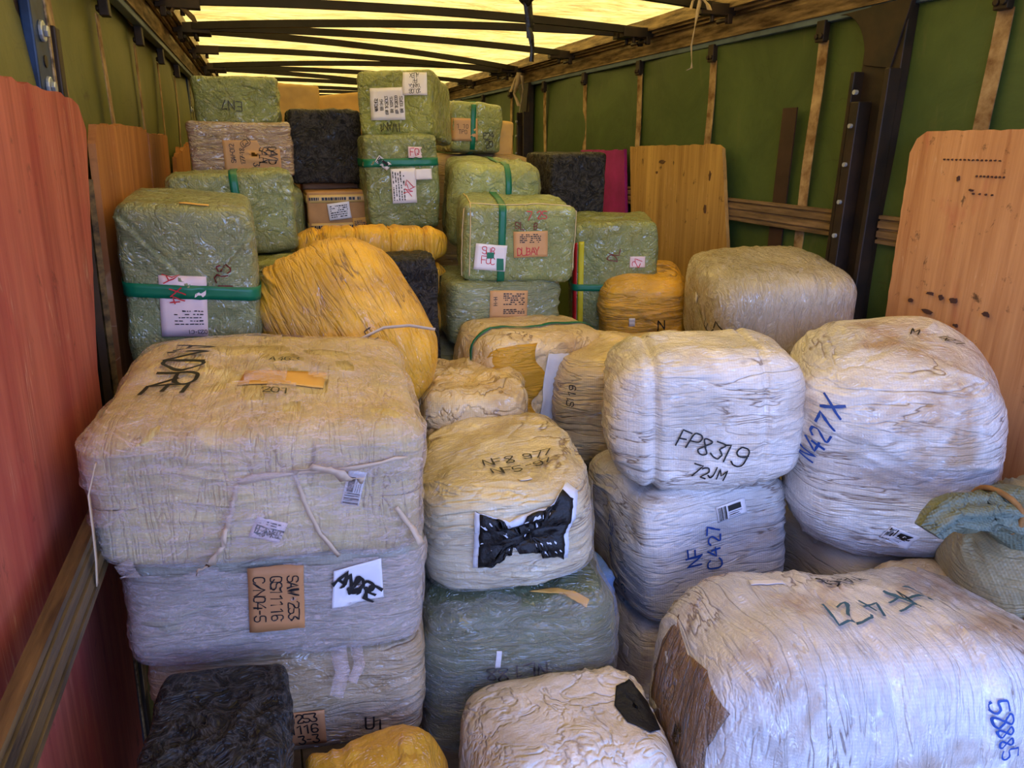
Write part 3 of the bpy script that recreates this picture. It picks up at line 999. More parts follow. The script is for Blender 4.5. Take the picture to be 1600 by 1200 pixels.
def film(key, mat, off=0.008, wr=0.012, n=56, zr=None, wdir=None, seed=5, name='stretch_film', m=None):
    b = B[key]
    V, Q = bale_points(b['dims'], m or b['m'], n, b['seed'], b['lump'], 0.0, b['wdir'], b['pins'], b['shape'])
    N = V.copy(); N /= np.linalg.norm(N, axis=1)[:, None]
    sd = seed * 2.1
    k = np.array(WD[wdir or b['wdir']])
    r = 1 - np.abs(perlin(V * k * 8 + sd)); r2 = 1 - np.abs(perlin(V * 9 + sd + 4))
    V = V + N * (off + wr * (r ** 3 * 0.7 + r2 ** 3 * 0.5))[:, None]
    V = V + np.array([0, 0, b['dims'][2] / 2])
    if zr is not None:
        edge = perlin(V * 14 + sd) * 0.02
        zc = V[:, 2] + edge
        keep = ((zc[Q] > zr[0]) & (zc[Q] < zr[1])).all(1)
        Q = Q[keep]
        used, inv = np.unique(Q, return_inverse=True)
        V = V[used]; Q = inv.reshape(Q.shape)
    o = obj(name, quad_mesh(name, V, Q), mat, b['e'])
    o['label'] = 'clear wrinkled stretch film'
    return o

# ------------------------------------------------------------------ sheeting colours
BROWN = lin(96, 62, 34)
TAN = lin(168, 128, 82)
def white(seed, wdir='z', coat=0.9, dirt=0.6, **k):
    return bale_mat('white_sheeting_%d' % seed, lin(226, 218, 210), TAN, dirt, BROWN, wdir, seed=seed, coat=coat, weave=0.5, **k)
def cream(seed, wdir='z', dirt=0.5, **k):
    return bale_mat('cream_sheeting_%d' % seed, lin(222, 196, 148), lin(150, 112, 66), dirt, BROWN, wdir, seed=seed, coat=0.6, weave=0.4, **k)
def green(seed, col=(150, 154, 104), wdir='o', **k):
    k.setdefault('coat', 0.8)
    return bale_mat('green_sheeting_%d' % seed, tuple(x * f for x, f in zip(lin(*col), (0.74, 0.79, 0.60, 1))), lin(104, 100, 58), 0.3, None, wdir, seed=seed, weave=0.6, **k)
def yellow(seed, wdir='z', dirt=0.35, **k):
    return bale_mat('yellow_sheeting_%d' % seed, lin(232, 172, 34), lin(176, 118, 24), dirt, lin(110, 70, 16), wdir, seed=seed, coat=0.5, weave=0.3, **k)
def black(seed, **k):
    return bale_mat('black_wrap_%d' % seed, lin(13, 12, 12), None, 0, None, 'o', seed=seed, coat=0.4, coat_rough=0.07, weave=0, rough=0.75, wr=1.0, coat_ior=1.5, rs=0.2, film=0.07, **k)  # the pale film lines are scratch glints painted into the black

# ---- near left: wrapped stack of three
def sag(X, S):
    X = X.copy()
    X[:, 2] -= 0.010 * (S[:, 0] ** 2) * (S[:, 2] > 0)
    return X
bale('P1a', 'wrapped_bale', 'wide beige bale with a name on its yellowish top, topmost of the left stack', 'bale',
     bale_mat('beige_sheeting_1', lin(216, 194, 134), lin(156, 124, 74), 0.35, lin(120, 92, 56), 'x', seed=1, coat=0.5, weave=0.5, wr=0.8),
     (-0.031, 1.562, 1.490), (0.605, 0.63, 0.285), (-4.6, 2.3, 3.7), m=9, n=84, seed=1, lump=0.010, wr=0.007, wdir='z', shape=sag)
bale('P1b', 'wrapped_bale', 'grey-brown bale carrying the white paper sign, middle of the left stack', 'bale',
     bale_mat('greybrown_sheeting_2', lin(156, 148, 128), lin(120, 104, 78), 0.3, None, 'z', seed=2, coat=0.6, weave=0.4, film=0.15),
     (-0.015, 1.565, 1.232), (0.575, 0.60, 0.25), (-7, -1, 2.2), m=10, n=72, seed=2, lump=0.008, wr=0.006)
bale('P1c', 'wrapped_bale', 'brown wrapped bale at the bottom of the left stack behind the black one', 'bale',
     bale_mat('brown_sheeting_3', lin(168, 142, 104), lin(120, 96, 64), 0.3, None, 'z', seed=3, coat=0.7, weave=0.2, film=0.2),
     (-0.008, 1.568, 0.985), (0.565, 0.59, 0.262), (-9, 0, 2.2), m=12, n=64, seed=3, lump=0.006, wr=0.005)
bale('K2', 'black_bale', 'black film-wrapped bale at the bottom left in front of the stack', 'bale', black(4),
     (-0.185, 1.075, 0.935), (0.225, 0.27, 0.50), (-5.3, 0, 5.4), m=14, n=44, seed=4, lump=0.006, wr=0.008, wdir='o')
bale('Y5', 'yellow_bale', 'yellow bale cut off by the bottom edge beside the black bale', 'bale', yellow(5),
     (0.085, 1.065, 0.78), (0.29, 0.27, 0.40), (0, 0, 0), m=4.5, n=40, seed=5, lump=0.015, wr=0.010, wdir='x')
# ---- near middle column
bale('G5', 'green_bale', 'dark grey-green bale under the one with the black patch', 'bale', green(6, (104, 112, 88), 'z', wr=1.2),
     (0.504, 1.506, 0.90), (0.475, 0.52, 0.45), (-11, 0, 0.7), m=5.5, n=76, seed=6, lump=0.012, wr=0.007)
bale('W2', 'cream_bale', 'straw-coloured bale with a large torn black patch on its front', 'bale',
     bale_mat('straw_sheeting_7', lin(206, 190, 154), lin(150, 116, 70), 0.5, BROWN, 'z', seed=7, coat=0.8, weave=0.3, wr=1.2, film=0.1),
     (0.525, 1.630, 1.222), (0.42, 0.66, 0.27), (-14.9, -4.3, -5.2), m=5.0, n=84, seed=7, lump=0.012, wr=0.009, wdir='z')
bale('W9', 'white_bale', 'cracked white bale with a black worn corner at the bottom edge', 'bale',
     bale_mat('cracked_white_8', lin(226, 212, 192), TAN, 0.4, lin(120, 84, 50), 'o', seed=8, coat=0.5, weave=0.2, wr=1.5),
     (0.480, 1.065, 0.775), (0.43, 0.36, 0.42), (-8, -6, 1), m=5, n=76, seed=8, lump=0.012, wr=0.0045, wdir='o', wfreq=14)
bale('W1', 'cream_bale', 'low crumpled cream bale between the round yellow bale and the tape-bound one', 'bale', cream(9, 'o', wr=1.4),
     (0.585, 2.11, 1.305), (0.33, 0.46, 0.20), (-14, -1, -2.7), m=5, n=56, seed=9, lump=0.014, wr=0.013, wdir='o')
# ---- near right
bale('W5', 'white_bale', 'white bale with blue lettering under the upper white bale', 'bale', white(10, 'z'),
     (1.119, 1.665, 1.000), (0.465, 0.46, 0.42), (-5, -3.5, -5.4), m=7, n=84, seed=10, lump=0.010, wr=0.005, wdir='z')
bale('W4', 'white_bale', 'bulging white bale lying on top of the blue-lettered one', 'bale', white(11, 'z', dirt=0.45),
     (1.113, 1.625, 1.395), (0.515, 0.41, 0.385), (-21.6, -2.2, -3.2), m=4.6, n=90, seed=11, lump=0.010, wr=0.005, wdir='z', pins=((0, -0.15, 0.010, 0.012), (0, 0.13, 0.006, 0.008)))
bale('W10', 'white_bale', 'dirty white bale at the foot of the white pair, mostly hidden', 'bale', white(12, 'z'),
     (1.13, 1.66, 0.58), (0.47, 0.46, 0.42), (-5, 0, 0), m=6, n=44, seed=12, lump=0.012, wr=0.008)
bale('W6', 'white_bale', 'tall rounded white bale against the pale plywood on the right', 'bale', white(13, 'z', dirt=0.8),
     (1.590, 1.420, 1.325), (0.53, 0.58, 0.585), (-34, 9, -7), m=3.4, n=90, seed=13, lump=0.012, wr=0.007, wdir='z', wrot=0.25)
bale('W7', 'white_bale', 'huge white bale with upside-down lettering filling the lower right corner', 'bale', white(14, 'x', dirt=0.75),
     (1.135, 0.95, 0.835), (0.86, 0.52, 0.66), (-9, -9, 4), m=4.2, n=100, seed=14, lump=0.014, wr=0.008, wdir='x', pins=((0, -0.10, 0.012, 0.012), (0, 0.08, 0.009, 0.010), (0, 0.24, 0.008, 0.01)))
bale('W8b', 'cream_bale', 'small cream bale peeping out behind the huge corner bale', 'bale', cream(15, 'o'),
     (1.46, 1.12, 0.95), (0.24, 0.18, 0.30), (0, 0, 0), m=3, n=30, seed=15, lump=0.01, wr=0.008)
# ---- right, behind
bale('S1', 'grey_bale', 'greyish film-wrapped bale in front of the yellow plywood', 'bale',
     bale_mat('grey_sheeting_16', lin(178, 164, 138), lin(150, 130, 92), 0.4, None, 'x', seed=16, coat=1.0, weave=0.2, film=0.35, wr=0.8),
     (1.715, 2.15, 1.530), (0.50, 0.58, 0.37), (-17.7, 4, -3.3), m=5, n=72, seed=16, lump=0.008, wr=0.005, wdir='x')
bale('W3', 'cream_bale', 'crumpled dirty cream bale left of and behind the bulging white bale', 'bale', cream(17, 'z', 0.7, wr=1.6),
     (1.150, 2.105, 1.250), (0.50, 0.40, 0.42), (-25, 0, -2.4), m=4.5, n=60, seed=17, lump=0.016, wr=0.014, wdir='z')
bale('Y3', 'yellow_bale', 'yellow and white bale bound with green tape in the middle', 'bale',
     bale_mat('cream_top_18', lin(222, 196, 148), lin(160, 120, 66), 0.5, BROWN, 'o', seed=18, coat=0.6, weave=0.3),
     (0.845, 2.29, 1.315), (0.48, 0.34, 0.37), (8, 3, 3), m=7, n=56, seed=18, lump=0.010, wr=0.008, wdir='o')
bale('Y4', 'yellow_bale', 'squat yellow bale next to the greyish film-wrapped one', 'bale', yellow(19, 'z', 0.5, film=0.15),
     (1.500, 2.68, 1.440), (0.37, 0.44, 0.33), (-24, 3, -2), m=4.2, n=52, seed=19, lump=0.012, wr=0.010, wdir='z')
# ---- left middle
bale('G1', 'green_bale', 'tall grey-green bale with green tape and white paper beside the orange-brown plywood', 'bale', green(20, (142, 146, 112), 'o', wr=0.8),
     (-0.203, 2.225, 1.750), (0.330, 0.45, 0.425), (1.5, 1.8, 3.2), m=12, n=76, seed=20, lump=0.006, wr=0.004, wdir='o',
     creases=(('F', -0.155, 0.18, 0.02, -0.02, 0.006, 0.012), ('F', 0.155, 0.14, 0.02, -0.02, -0.006, 0.012)))
bale('Y1', 'yellow_bale', 'big round yellow bale leaning behind the left stack', 'bale', yellow(21, 'x', 0.4, film=0.12, rot=(0, 0.6, 0)),
     (0.205, 2.115, 1.560), (0.46, 0.36, 0.56), (-6, -12, -24), m=2.7, n=80, seed=21, lump=0.010, wr=0.012, wdir='x', wfreq=7)
bale('G2', 'green_bale', 'grey-green bale with a green tape stripe standing behind the tall one', 'bale', green(22, (148, 154, 108), 'o', wr=1.2),
     (-0.093, 2.775, 1.876), (0.395, 0.35, 0.27), (0.5, 0, -2), m=14, n=48, seed=22, lump=0.007, wr=0.006, wdir='o')
bale('G2b', 'green_bale', 'green bale just showing behind the right end of the tape-striped one', 'bale', green(23, (140, 144, 96), 'o'),
     (-0.046, 3.12, 1.82), (0.405, 0.26, 0.25), (0, 0, 0), m=8, n=28, seed=23, lump=0.008, wr=0.006, wdir='o')
bale('G3', 'green_bale', 'folded green bale low behind the round yellow bale', 'bale', green(24, (160, 160, 92), 'z'),
     (-0.040, 2.72, 1.64), (0.28, 0.46, 0.19), (0.8, 0, 0.8), m=9, n=44, seed=24, lump=0.006, wr=0.008, wdir='z')
bale('K1', 'black_bale', 'upright black film-wrapped bale right of the round yellow bale', 'bale', black(25),
     (0.437, 2.48, 1.545), (0.218, 0.20, 0.38), (-0.8, 0, -0.4), m=14, n=40, seed=25, lump=0.005, wr=0.006, wdir='o')

# ---- stack of three long yellow rolls
RP = tuple((0, -0.19 + 0.125 * k, 0.012, 0.010) for k in range(4))
for k, (z, x, w, lab) in enumerate(((1.745, 0.372, 0.555, 'long yellow roll tied with cord, top of three'),
                                    (1.612, 0.395, 0.50, 'long yellow roll with black letters, middle of three'),
                                    (1.478, 0.405, 0.49, 'long yellow roll at the bottom of three'))):
    key = 'Y2%d' % k
    bale(key, 'yellow_roll', lab, 'roll', yellow(26 + k, 'x', 0.15), (x, 2.685, z), (w, 0.15, 0.142), (-2, 0, 1), m=3.4, n=44, seed=26 + k, lump=0.006, wr=0.004, wdir='x',
         pins=RP, group='tied yellow rolls')
# ---- far rows
card = lambda s, c=(186, 138, 84): simple_mat('cardboard_%d' % s, lin(*c), 0.7, 0, 0.12, 10, 0.05)
bale('C2', 'cardboard_box', 'brown carton sealed with yellow printed tape and white labels', 'box', card(30), (0.295, 3.10, 1.838), (0.258, 0.20, 0.168), (0, 0, 0), m=26, n=36, seed=30, lump=0.003, wr=0.001, body='carton')
bale('C1', 'cardboard_box', 'plain brown carton under the black square bale', 'box', card(31, (160, 104, 62)), (0.284, 3.30, 1.900), (0.236, 0.19, 0.09), (0, 0, 0), m=22, n=26, seed=31, lump=0.002, wr=0.001, body='carton')
bale('B2', 'wrapped_box', 'brown box in shiny clear film with a handwritten card', 'box',
     bale_mat('filmed_card_32', lin(150, 116, 92), None, 0, None, 'z', seed=32, coat=1.0, coat_rough=0.08, weave=0, film=0.3, wr=1.3, coat_ior=2.6),
     (-0.052, 3.20, 2.078), (0.368, 0.40, 0.20), (-0.3, 0, 0.2), m=20, n=44, seed=32, lump=0.004, wr=0.004)
bale('B1', 'green_bale', 'green bale on top of the film-wrapped box at the back left', 'bale', green(33, (142, 152, 92), 'o', wr=1.2),
     (-0.052, 3.31, 2.259), (0.312, 0.40, 0.172), (-1, 0, 0.1), m=16, n=44, seed=33, lump=0.007, wr=0.006, wdir='o')
bale('B3', 'black_bale', 'square black film-wrapped bale between the green stacks', 'bale', black(34), (0.272, 3.25, 2.088), (0.283, 0.30, 0.285), (-0.3, 0, 0.4), m=20, n=40, seed=34, lump=0.004, wr=0.006, wdir='o')
bale('B5', 'green_bale', 'green bale with two paper labels, highest of the back row', 'bale', green(35, (146, 150, 80), 'o', wr=1.2),
     (0.609, 3.134, 2.231), (0.294, 0.40, 0.245), (-25.1, -5.9, -1.1), m=18, n=48, seed=35, lump=0.006, wr=0.005, wdir='o')
bale('B6', 'green_bale', 'upright green bale with a green tape band below the highest one', 'bale', green(36, (138, 148, 96), 'o', wr=1.1),
     (0.533, 3.035, 1.955), (0.287, 0.35, 0.36), (-1.2, 0, -1), m=14, n=48, seed=36, lump=0.007, wr=0.005, wdir='o',
     creases=(('F', -0.14, 0.17, -0.04, 0.08, 0.004, 0.010), ('F', 0.14, 0.17, 0.04, 0.08, -0.004, 0.010)))
bale('B7', 'green_bale', 'green bale with brown label and tape at the far right of the back row', 'bale', green(37, (146, 152, 88), 'o', wr=1.2),
     (0.990, 3.575, 2.172), (0.255, 0.35, 0.225), (0.7, 0, 3), m=12, n=40, seed=37, lump=0.008, wr=0.006, wdir='o')
bale('B9', 'green_bale', 'pale green bale with a slanting tape behind the red-lettered one', 'bale', green(38, (164, 172, 116), 'o', wr=1.1),
     (0.903, 2.95, 1.870), (0.365, 0.41, 0.335), (-9.8, 4, 3), m=7, n=52, seed=38, lump=0.010, wr=0.006, wdir='o')
bale('B10', 'green_bale', 'green bale with red lettering and two labels in the centre', 'bale', green(39, (150, 158, 106), 'o', wr=0.9),
     (0.883, 2.575, 1.771), (0.405, 0.365, 0.275), (-10.8, 3, 2), m=12, n=60, seed=39, lump=0.007, wr=0.004, wdir='o')
bale('B11', 'green_bale', 'grey-green bale with a brown label under the red-lettered one', 'bale', green(40, (138, 146, 118), 'z', wr=1.0),
     (0.812, 2.60, 1.515), (0.425, 0.41, 0.245), (-2.5, 0, 1.2), m=9, n=52, seed=40, lump=0.007, wr=0.005, wdir='z')
bale('B12', 'green_bale', 'green bale striped with yellow, red and green tape', 'bale', green(41, (146, 154, 104), 'o', wr=1.1),
     (1.405, 2.79, 1.560), (0.345, 0.36, 0.50), (-20.8, 1.6, -0.8), m=12, n=52, seed=41, lump=0.007, wr=0.005, wdir='o')
bale('B13', 'black_bale', 'black film-wrapped bale beside the magenta board', 'bale', black(42), (1.346, 3.195, 1.930), (0.262, 0.39, 0.265), (-2.6, 0, 0.3), m=20, n=40, seed=42, lump=0.004, wr=0.005, wdir='o')
tanbox = lambda s: simple_mat('tan_carton_%d' % s, lin(206, 164, 92), 0.7, 0, 0.12, 8, 0.1)
bale('D1', 'cardboard_box', 'tan carton behind the black square bale, nearest of the far ones', 'box', tanbox(43), (0.205, 3.92, 2.27), (0.20, 0.25, 0.20), (4, 0, 2), m=20, n=22, seed=43, lump=0.004, wr=0.002, body='carton')
bale('D2', 'cardboard_box', 'tan carton far back, sloping up towards the highest green bale', 'box', tanbox(44), (0.46, 4.40, 2.25), (0.42, 0.30, 0.22), (0, 0, -6), m=20, n=22, seed=44, lump=0.004, wr=0.002, body='carton')
bale('D3', 'cardboard_box', 'small tan carton far back between the other two', 'box', tanbox(45), (0.30, 4.9, 2.26), (0.30, 0.30, 0.22), (0, 0, 0), m=20, n=22, seed=45, lump=0.004, wr=0.002, body='carton')
bale('D4', 'cardboard_box', 'tan carton edge right of the far green bale', 'box', tanbox(46), (1.155, 3.72, 2.10), (0.14, 0.30, 0.22), (0, 0, 4), m=16, n=22, seed=46, lump=0.004, wr=0.002, body='carton')

# ------------------------------------------------------------------ tape, labels, writing, film
M['ink'] = simple_mat('black_marker', lin(24, 22, 22), 0.5, 0, 0.05, 20)
M['red_ink'] = simple_mat('red_marker', lin(196, 38, 48), 0.5, 0, 0.05, 20)
M['dark_red'] = simple_mat('dark_red_marker', lin(110, 34, 34), 0.5, 0, 0.05, 20)
M['blue_ink'] = simple_mat('blue_marker', lin(34, 74, 150), 0.5, 0, 0.05, 20)
M['teal_ink'] = simple_mat('teal_marker', lin(52, 92, 112), 0.5, 0, 0.05, 20)
M['paper'] = simple_mat('white_paper', lin(232, 226, 226), 0.45, 0, 0.04, 9, 0.1)
M['pink_paper'] = simple_mat('pale_pink_paper', lin(232, 208, 206), 0.45, 0, 0.04, 9, 0.1)
M['brown_paper'] = simple_mat('brown_card', lin(206, 158, 104), 0.6, 0, 0.06, 9, 0.05)
M['dull_card'] = simple_mat('dull_brown_card', lin(190, 132, 82), 0.6, 0, 0.06, 9, 0.05)
M['yel_paper'] = simple_mat('yellowish_card', lin(226, 172, 84), 0.6, 0, 0.06, 9, 0.05)
M['gtape'] = simple_mat('green_tape', lin(14, 112, 78), 0.35, 0, 0.10, 12)
M['ytape'] = simple_mat('yellow_tape', lin(212, 196, 34), 0.4, 0, 0.08, 12)
M['rtape'] = simple_mat('red_tape', lin(196, 34, 34), 0.4, 0, 0.08, 12)
M['ctape'] = simple_mat('printed_yellow_tape', lin(220, 182, 106), 0.35, 0, 0.1, 12)
M['cord'] = simple_mat('cream_cord', lin(226, 200, 150), 0.7, 0, 0.1, 20)
M['ycord'] = simple_mat('yellow_cord', lin(214, 160, 50), 0.7, 0, 0.1, 20)
M['strapping'] = simple_mat('cream_strapping', lin(206, 180, 150), 0.4, 0, 0.06, 12)
M['black_patch'] = simple_mat('black_cloth', lin(20, 19, 20), 0.5, 0, 0.2, 40, 0.6)
M['white_cloth'] = simple_mat('white_cloth', lin(218, 220, 228), 0.6, 0, 0.05, 20, 0.2)
M['yellow_cloth'] = yellow(60, 'z', 0.35)
M['burlap'] = bale_mat('brown_burlap', lin(164, 122, 84), lin(104, 70, 44), 0.6, lin(70, 44, 26), 'y', seed=61, coat=0.4, weave=0.8, wr=2.2)
M['film'] = film_mat('clear_film', lin(232, 208, 200), 0.55, seed=1.0)
M['film_soft'] = film_mat('thin_film', lin(226, 212, 200), 0.16, (4, 1, 1.5), seed=4.0)
M['film_z'] = film_mat('thin_film_banded', lin(230, 222, 222), 0.14, (1, 1, 8), seed=6.0)

def rows_print(key, face, u, v, ang, w, h, rows, mat, parent, seed=1, bar=0.45, off=0.0055):
    """lines of tiny print"""
    rnd = random.Random(seed)
    rc = []
    for r in range(rows):
        y = h / 2 - (r + 0.5) * h / rows
        x = -w / 2
        while x < w / 2 - 0.004:
            L = rnd.uniform(0.003, 0.012)
            if rnd.random() > 0.2:
                rc.append((x, y - h / rows * bar / 2, min(x + L, w / 2), y + h / rows * bar / 2))
            x += L + 0.0025
    bars(key, face, u, v, ang, rc, mat, parent, off=off)

def barcode_label(key, face, u, v, w, h, ang, seed=1):
    p = patch(key, face, u, v, w, h, ang, M['paper'], 'shipping_label')
    rnd = random.Random(seed)
    rc = [(-w * 0.12, h * 0.02, w * 0.34, h * 0.36)]
    x = -w * 0.46
    while x < -w * 0.18:
        L = rnd.uniform(0.0012, 0.004)
        rc.append((x, -h * 0.42, x + L, h * 0.42)); x += L + rnd.uniform(0.0012, 0.003)
    for k in range(3):
        rc.append((-w * 0.12, -h * (0.12 + 0.12 * k), w * rnd.uniform(0.1, 0.4), -h * (0.09 + 0.12 * k)))
    bars(key, face, u, v, ang, rc, M['ink'], p)
    ca, sa = math.cos(R(ang)), math.sin(R(ang))
    dx, dy = w * 0.02, h * 0.19
    writing(key, face, u + dx * ca - dy * sa, v + dx * sa + dy * ca, h * 0.22, ang, 'SPA', M['paper'], h * 0.04, 0, 'print', parent=p, off=0.0052)
    return p

def world_ribbon(key, pts, width, mat, name, up=(0, -0.3, 1)):
    """free strap end given in world coordinates, parented to its bale"""
    e = B[key]['e']
    Mi = (Matrix.Translation(e.location) @ e.rotation_euler.to_matrix().to_4x4()).inverted()
    P = [Vector(p) for p in pts]
    q = []
    for i in range(len(P) - 1):
        for k in range(6):
            q.append(P[i].lerp(P[i + 1], k / 6))
    q.append(P[-1])
    V = []; F = []
    for i, p in enumerate(q):
        t_ = (q[min(i + 1, len(q) - 1)] - q[max(i - 1, 0)]).normalized()
        s = t_.cross(Vector(up))
        s = (t_.cross(s)).normalized() * width / 2
        V += [Mi @ (p - s), Mi @ (p + s)]
    for i in range(len(q) - 1):
        F.append([2 * i, 2 * i + 2, 2 * i + 3, 2 * i + 1])
    o = obj(name, new_mesh(name, V, F), mat, e)
    s = o.modifiers.new('thick', 'SOLIDIFY'); s.thickness = 0.0015; s.offset = 0
    return o

# -- left stack
writing('P1a', 'T', -0.180, 0.025, 0.082, -94, 'ANDRE', M['ink'], 0.009, 0.05, spacing=0.75, aspect=0.66, off=0.009)
p = patch('P1a', 'T', 0.03, -0.05, 0.17, 0.085, -6, M['yel_paper'], 'card_label')
writing('P1a', 'T', 0.03, 0.045, 0.020, -5, 'A463', M['ink'], 0.003, 0.08, off=0.009)
writing('P1a', 'T', 0.02, -0.145, 0.022, 0, '201', M['ink'], 0.003, 0.08, off=0.009)
barcode_label('P1a', 'F', 0.163, 0.021, 0.074, 0.034, 78, 2)
p = patch('P1a', 'F', 0.008, -0.052, 0.056, 0.044, -24, M['pink_paper'])
writing('P1a', 'F', 0.010, -0.056, 0.015, -24, '%+@%', M['ink'], 0.0026, 0.05, 'print', parent=p)
rows_print('P1a', 'F', 0.010, -0.038, -24, 0.042, 0.010, 2, M['ink'], p, 4)
strip('P1a', 'F', [(-0.040, 0.047, 0.004), (-0.057, -0.028, 0.010), (-0.071, -0.075, 0.014), (-0.096, -0.112, 0.02), (-0.121, -0.122, 0.024)], 0.009, M['strapping'], 'strapping_tail')
strip('P1a', 'F', [(0.057, 0.057, 0.004), (0.076, -0.011, 0.008), (0.100, -0.068, 0.010), (0.135, -0.118, 0.012)], 0.008, M['strapping'], 'strapping_tail')
strip('P1a', 'F', [(0.052, 0.060, 0.004), (0.065, 0.074, 0.02), (0.100, 0.078, 0.03), (0.148, 0.067, 0.03), (0.183, 0.052, 0.02)], 0.010, M['strapping'], 'strapping_tail')
strip('P1a', 'F', [(0.241, -0.023, 0.006), (0.265, -0.068, 0.012), (0.275, -0.105, 0.03)], 0.008, M['strapping'], 'strapping_tail')
strip('P1a', 'F', [(-0.04, 0.050, 0.004), (0.02, 0.060, 0.006), (0.12, 0.062, 0.006), (0.26, 0.085, 0.006)], 0.006, M['strapping'], 'strapping_tail')
world_ribbon('P1a', [(-0.305, 1.235, 1.60), (-0.322, 1.225, 1.55), (-0.325, 1.22, 1.49), (-0.330, 1.22, 1.43), (-0.335, 1.215, 1.385)], 0.013, M['strapping'], 'strapping_tail', up=(0, 1, 0))
world_ribbon('P1a', [(0.20, 1.86, 1.605), (0.276, 1.88, 1.630), (0.346, 1.88, 1.630), (0.417, 1.88, 1.613)], 0.009, M['strapping'], 'strapping_tail')
film('P1a', M['film'], 0.004, 0.010, 64, (-0.03, 0.30), 'z', 5)
film('P1b', M['film'], 0.003, 0.006, 56, (0.0, 0.22), 'z', 8)
p = patch('P1b', 'F', -0.002, 0.023, 0.104, 0.140, -2, M['dull_card'], 'card_label', off=0.008)
writing('P1b', 'F', -0.002, 0.023, 0.021, -92, 'SAW-253\nQS11116\nC/NO4-5', M['ink'], 0.0025, 0.0, 'print', parent=p, off=0.0105, spacing=0.75, lines=1.5)
p = patch('P1b', 'F', 0.150, 0.040, 0.106, 0.098, 4, M['paper'], 'paper_sign', outline=[(-1, -0.95), (0.95, -0.75), (1, 1), (-0.75, 0.8)], off=0.008)
writing('P1b', 'F', 0.152, 0.040, 0.036, -33, 'ANDRE', M['ink'], 0.0062, 0.04, parent=p, spacing=0.42, aspect=0.62, off=0.0115)
p = patch('P1c', 'F', 0.020, -0.055, 0.10, 0.085, 1, M['dull_card'], 'card_label')
writing('P1c', 'F', 0.020, -0.055, 0.021, 3, 'W-253\nS1116\nO 3-3', M['ink'], 0.003, 0.0, 'print', parent=p, spacing=0.75, lines=1.3)
writing('P1c', 'F', 0.175, -0.06, 0.028, 0, 'U1', M['ink'], 0.004, 0.06)
for (k, u, v0, v1, w) in (('P1c', 0.10, 0.13, 0.045, 0.030), ('P1c', 0.135, 0.13, 0.075, 0.022), ('P1a', -0.24, -0.10, -0.15, 0.03)):
    strip(k, 'F', [(u, v0, 0.012), (u + 0.012, v0 * 0.6 + v1 * 0.4, 0.022), (u - 0.004, v1, 0.03)], w, M['film'], 'loose_film')
# -- middle column
PT = [(-0.055, 0.087), (-0.028, 0.075), (0.009, 0.058), (0.086, 0.076), (0.131, 0.108), (0.150, 0.091), (0.14, 0.046), (0.124, 0.017), (0.119, -0.041), (0.077, -0.024), (0.05, -0.005), (0.007, 0.001), (-0.031, -0.026), (-0.071, -0.033), (-0.061, 0.033)]
patch('W2', 'F', 0, 0, 2, 2, 0, M['white_cloth'], 'white_underlay', outline=[(x * 1.12 - 0.004, y * 1.08 + 0.001) for x, y in PT], off=0.006)
o = patch('W2', 'F', 0, 0, 2, 2, 0, M['black_patch'], 'black_patch', outline=PT, off=0.0095)
o['label'] = 'torn black cloth patch'
writing('W2', 'T', 0.055, -0.155, 0.034, 8, 'NF8 977\nNF5-97', M['ink'], 0.0038, 0.09, spacing=0.85, lines=1.7)
patch('W2', 'T', 0.055, -0.245, 0.030, 0.020, 15, M['paper'], 'small_tag')
film('W2', M['film_z'], 0.004, 0.007, 56, (0.0, 0.20), 'z', 12)
writing('G5', 'F', -0.02, 0.055, 0.036, 182, 'NL188', M['ink'], 0.004, 0.08)
patch('G5', 'F', -0.058, 0.095, 0.012, 0.046, -4, M['paper'], 'small_tag')
patch('G5', 'T', 0.09, -0.195, 0.14, 0.035, -12, M['yel_paper'], 'torn_yellow_scrap', outline=[(-1, -0.2), (-0.3, 0.6), (0.5, 0.4), (1, -0.6), (0.9, -1.6), (0.5, -0.4), (-0.4, 0.0)])
film('G5', M['film_z'], 0.004, 0.008, 52, (0.05, 0.44), 'z', 13)
o = patch('W9', 'T', 0.150, -0.005, 0.09, 0.16, 0, M['black_patch'], 'black_patch', outline=[(-0.7, -0.6), (-0.9, 0.1), (-0.4, 0.8), (0.4, 1), (0.9, 0.3), (0.8, -0.7), (0.1, -1)])
o['label'] = 'frayed black worn patch'
# -- right, near
writing('W4', 'F', -0.005, -0.045, 0.046, -22, 'FP8319', M['ink'], 0.0042, 0.09, spacing=0.7, slant=0.15)
writing('W4', 'F', -0.01, -0.112, 0.032, -14, '72JM', M['ink'], 0.0038, 0.1, spacing=0.75, slant=0.2)
writing('W5', 'F', -0.078, 0.025, 0.042, 92, 'NF', M['blue_ink'], 0.0052, 0.05, spacing=0.9)
writing('W5', 'F', -0.018, 0.045, 0.042, 90, 'C427', M['blue_ink'], 0.0052, 0.05, spacing=1.05)
barcode_label('W5', 'F', 0.039, 0.135, 0.088, 0.045, 6, 3)
writing('W5', 'L', 0.02, 0.02, 0.034, 75, 'NF 427', M['blue_ink'], 0.004, 0.08, spacing=0.8)
writing('W5', 'L', 0.10, -0.06, 0.040, 80, '51 Y', M['teal_ink'], 0.004, 0.1, spacing=0.9)
patch('W10', 'L', 0.139, 0.098, 0.025, 0.035, 0, M['paper'], 'small_tag')
writing('W6', 'F', -0.185, 0.15, 0.040, 66, 'N427X', M['blue_ink'], 0.0055, 0.06, spacing=1.1)
writing('W6', 'T', 0.12, 0.02, 0.032, -22, 'M  427', M['ink'], 0.0035, 0.1, spacing=0.7)
barcode_label('W6', 'F', -0.001, -0.135, 0.075, 0.052, -28, 4)
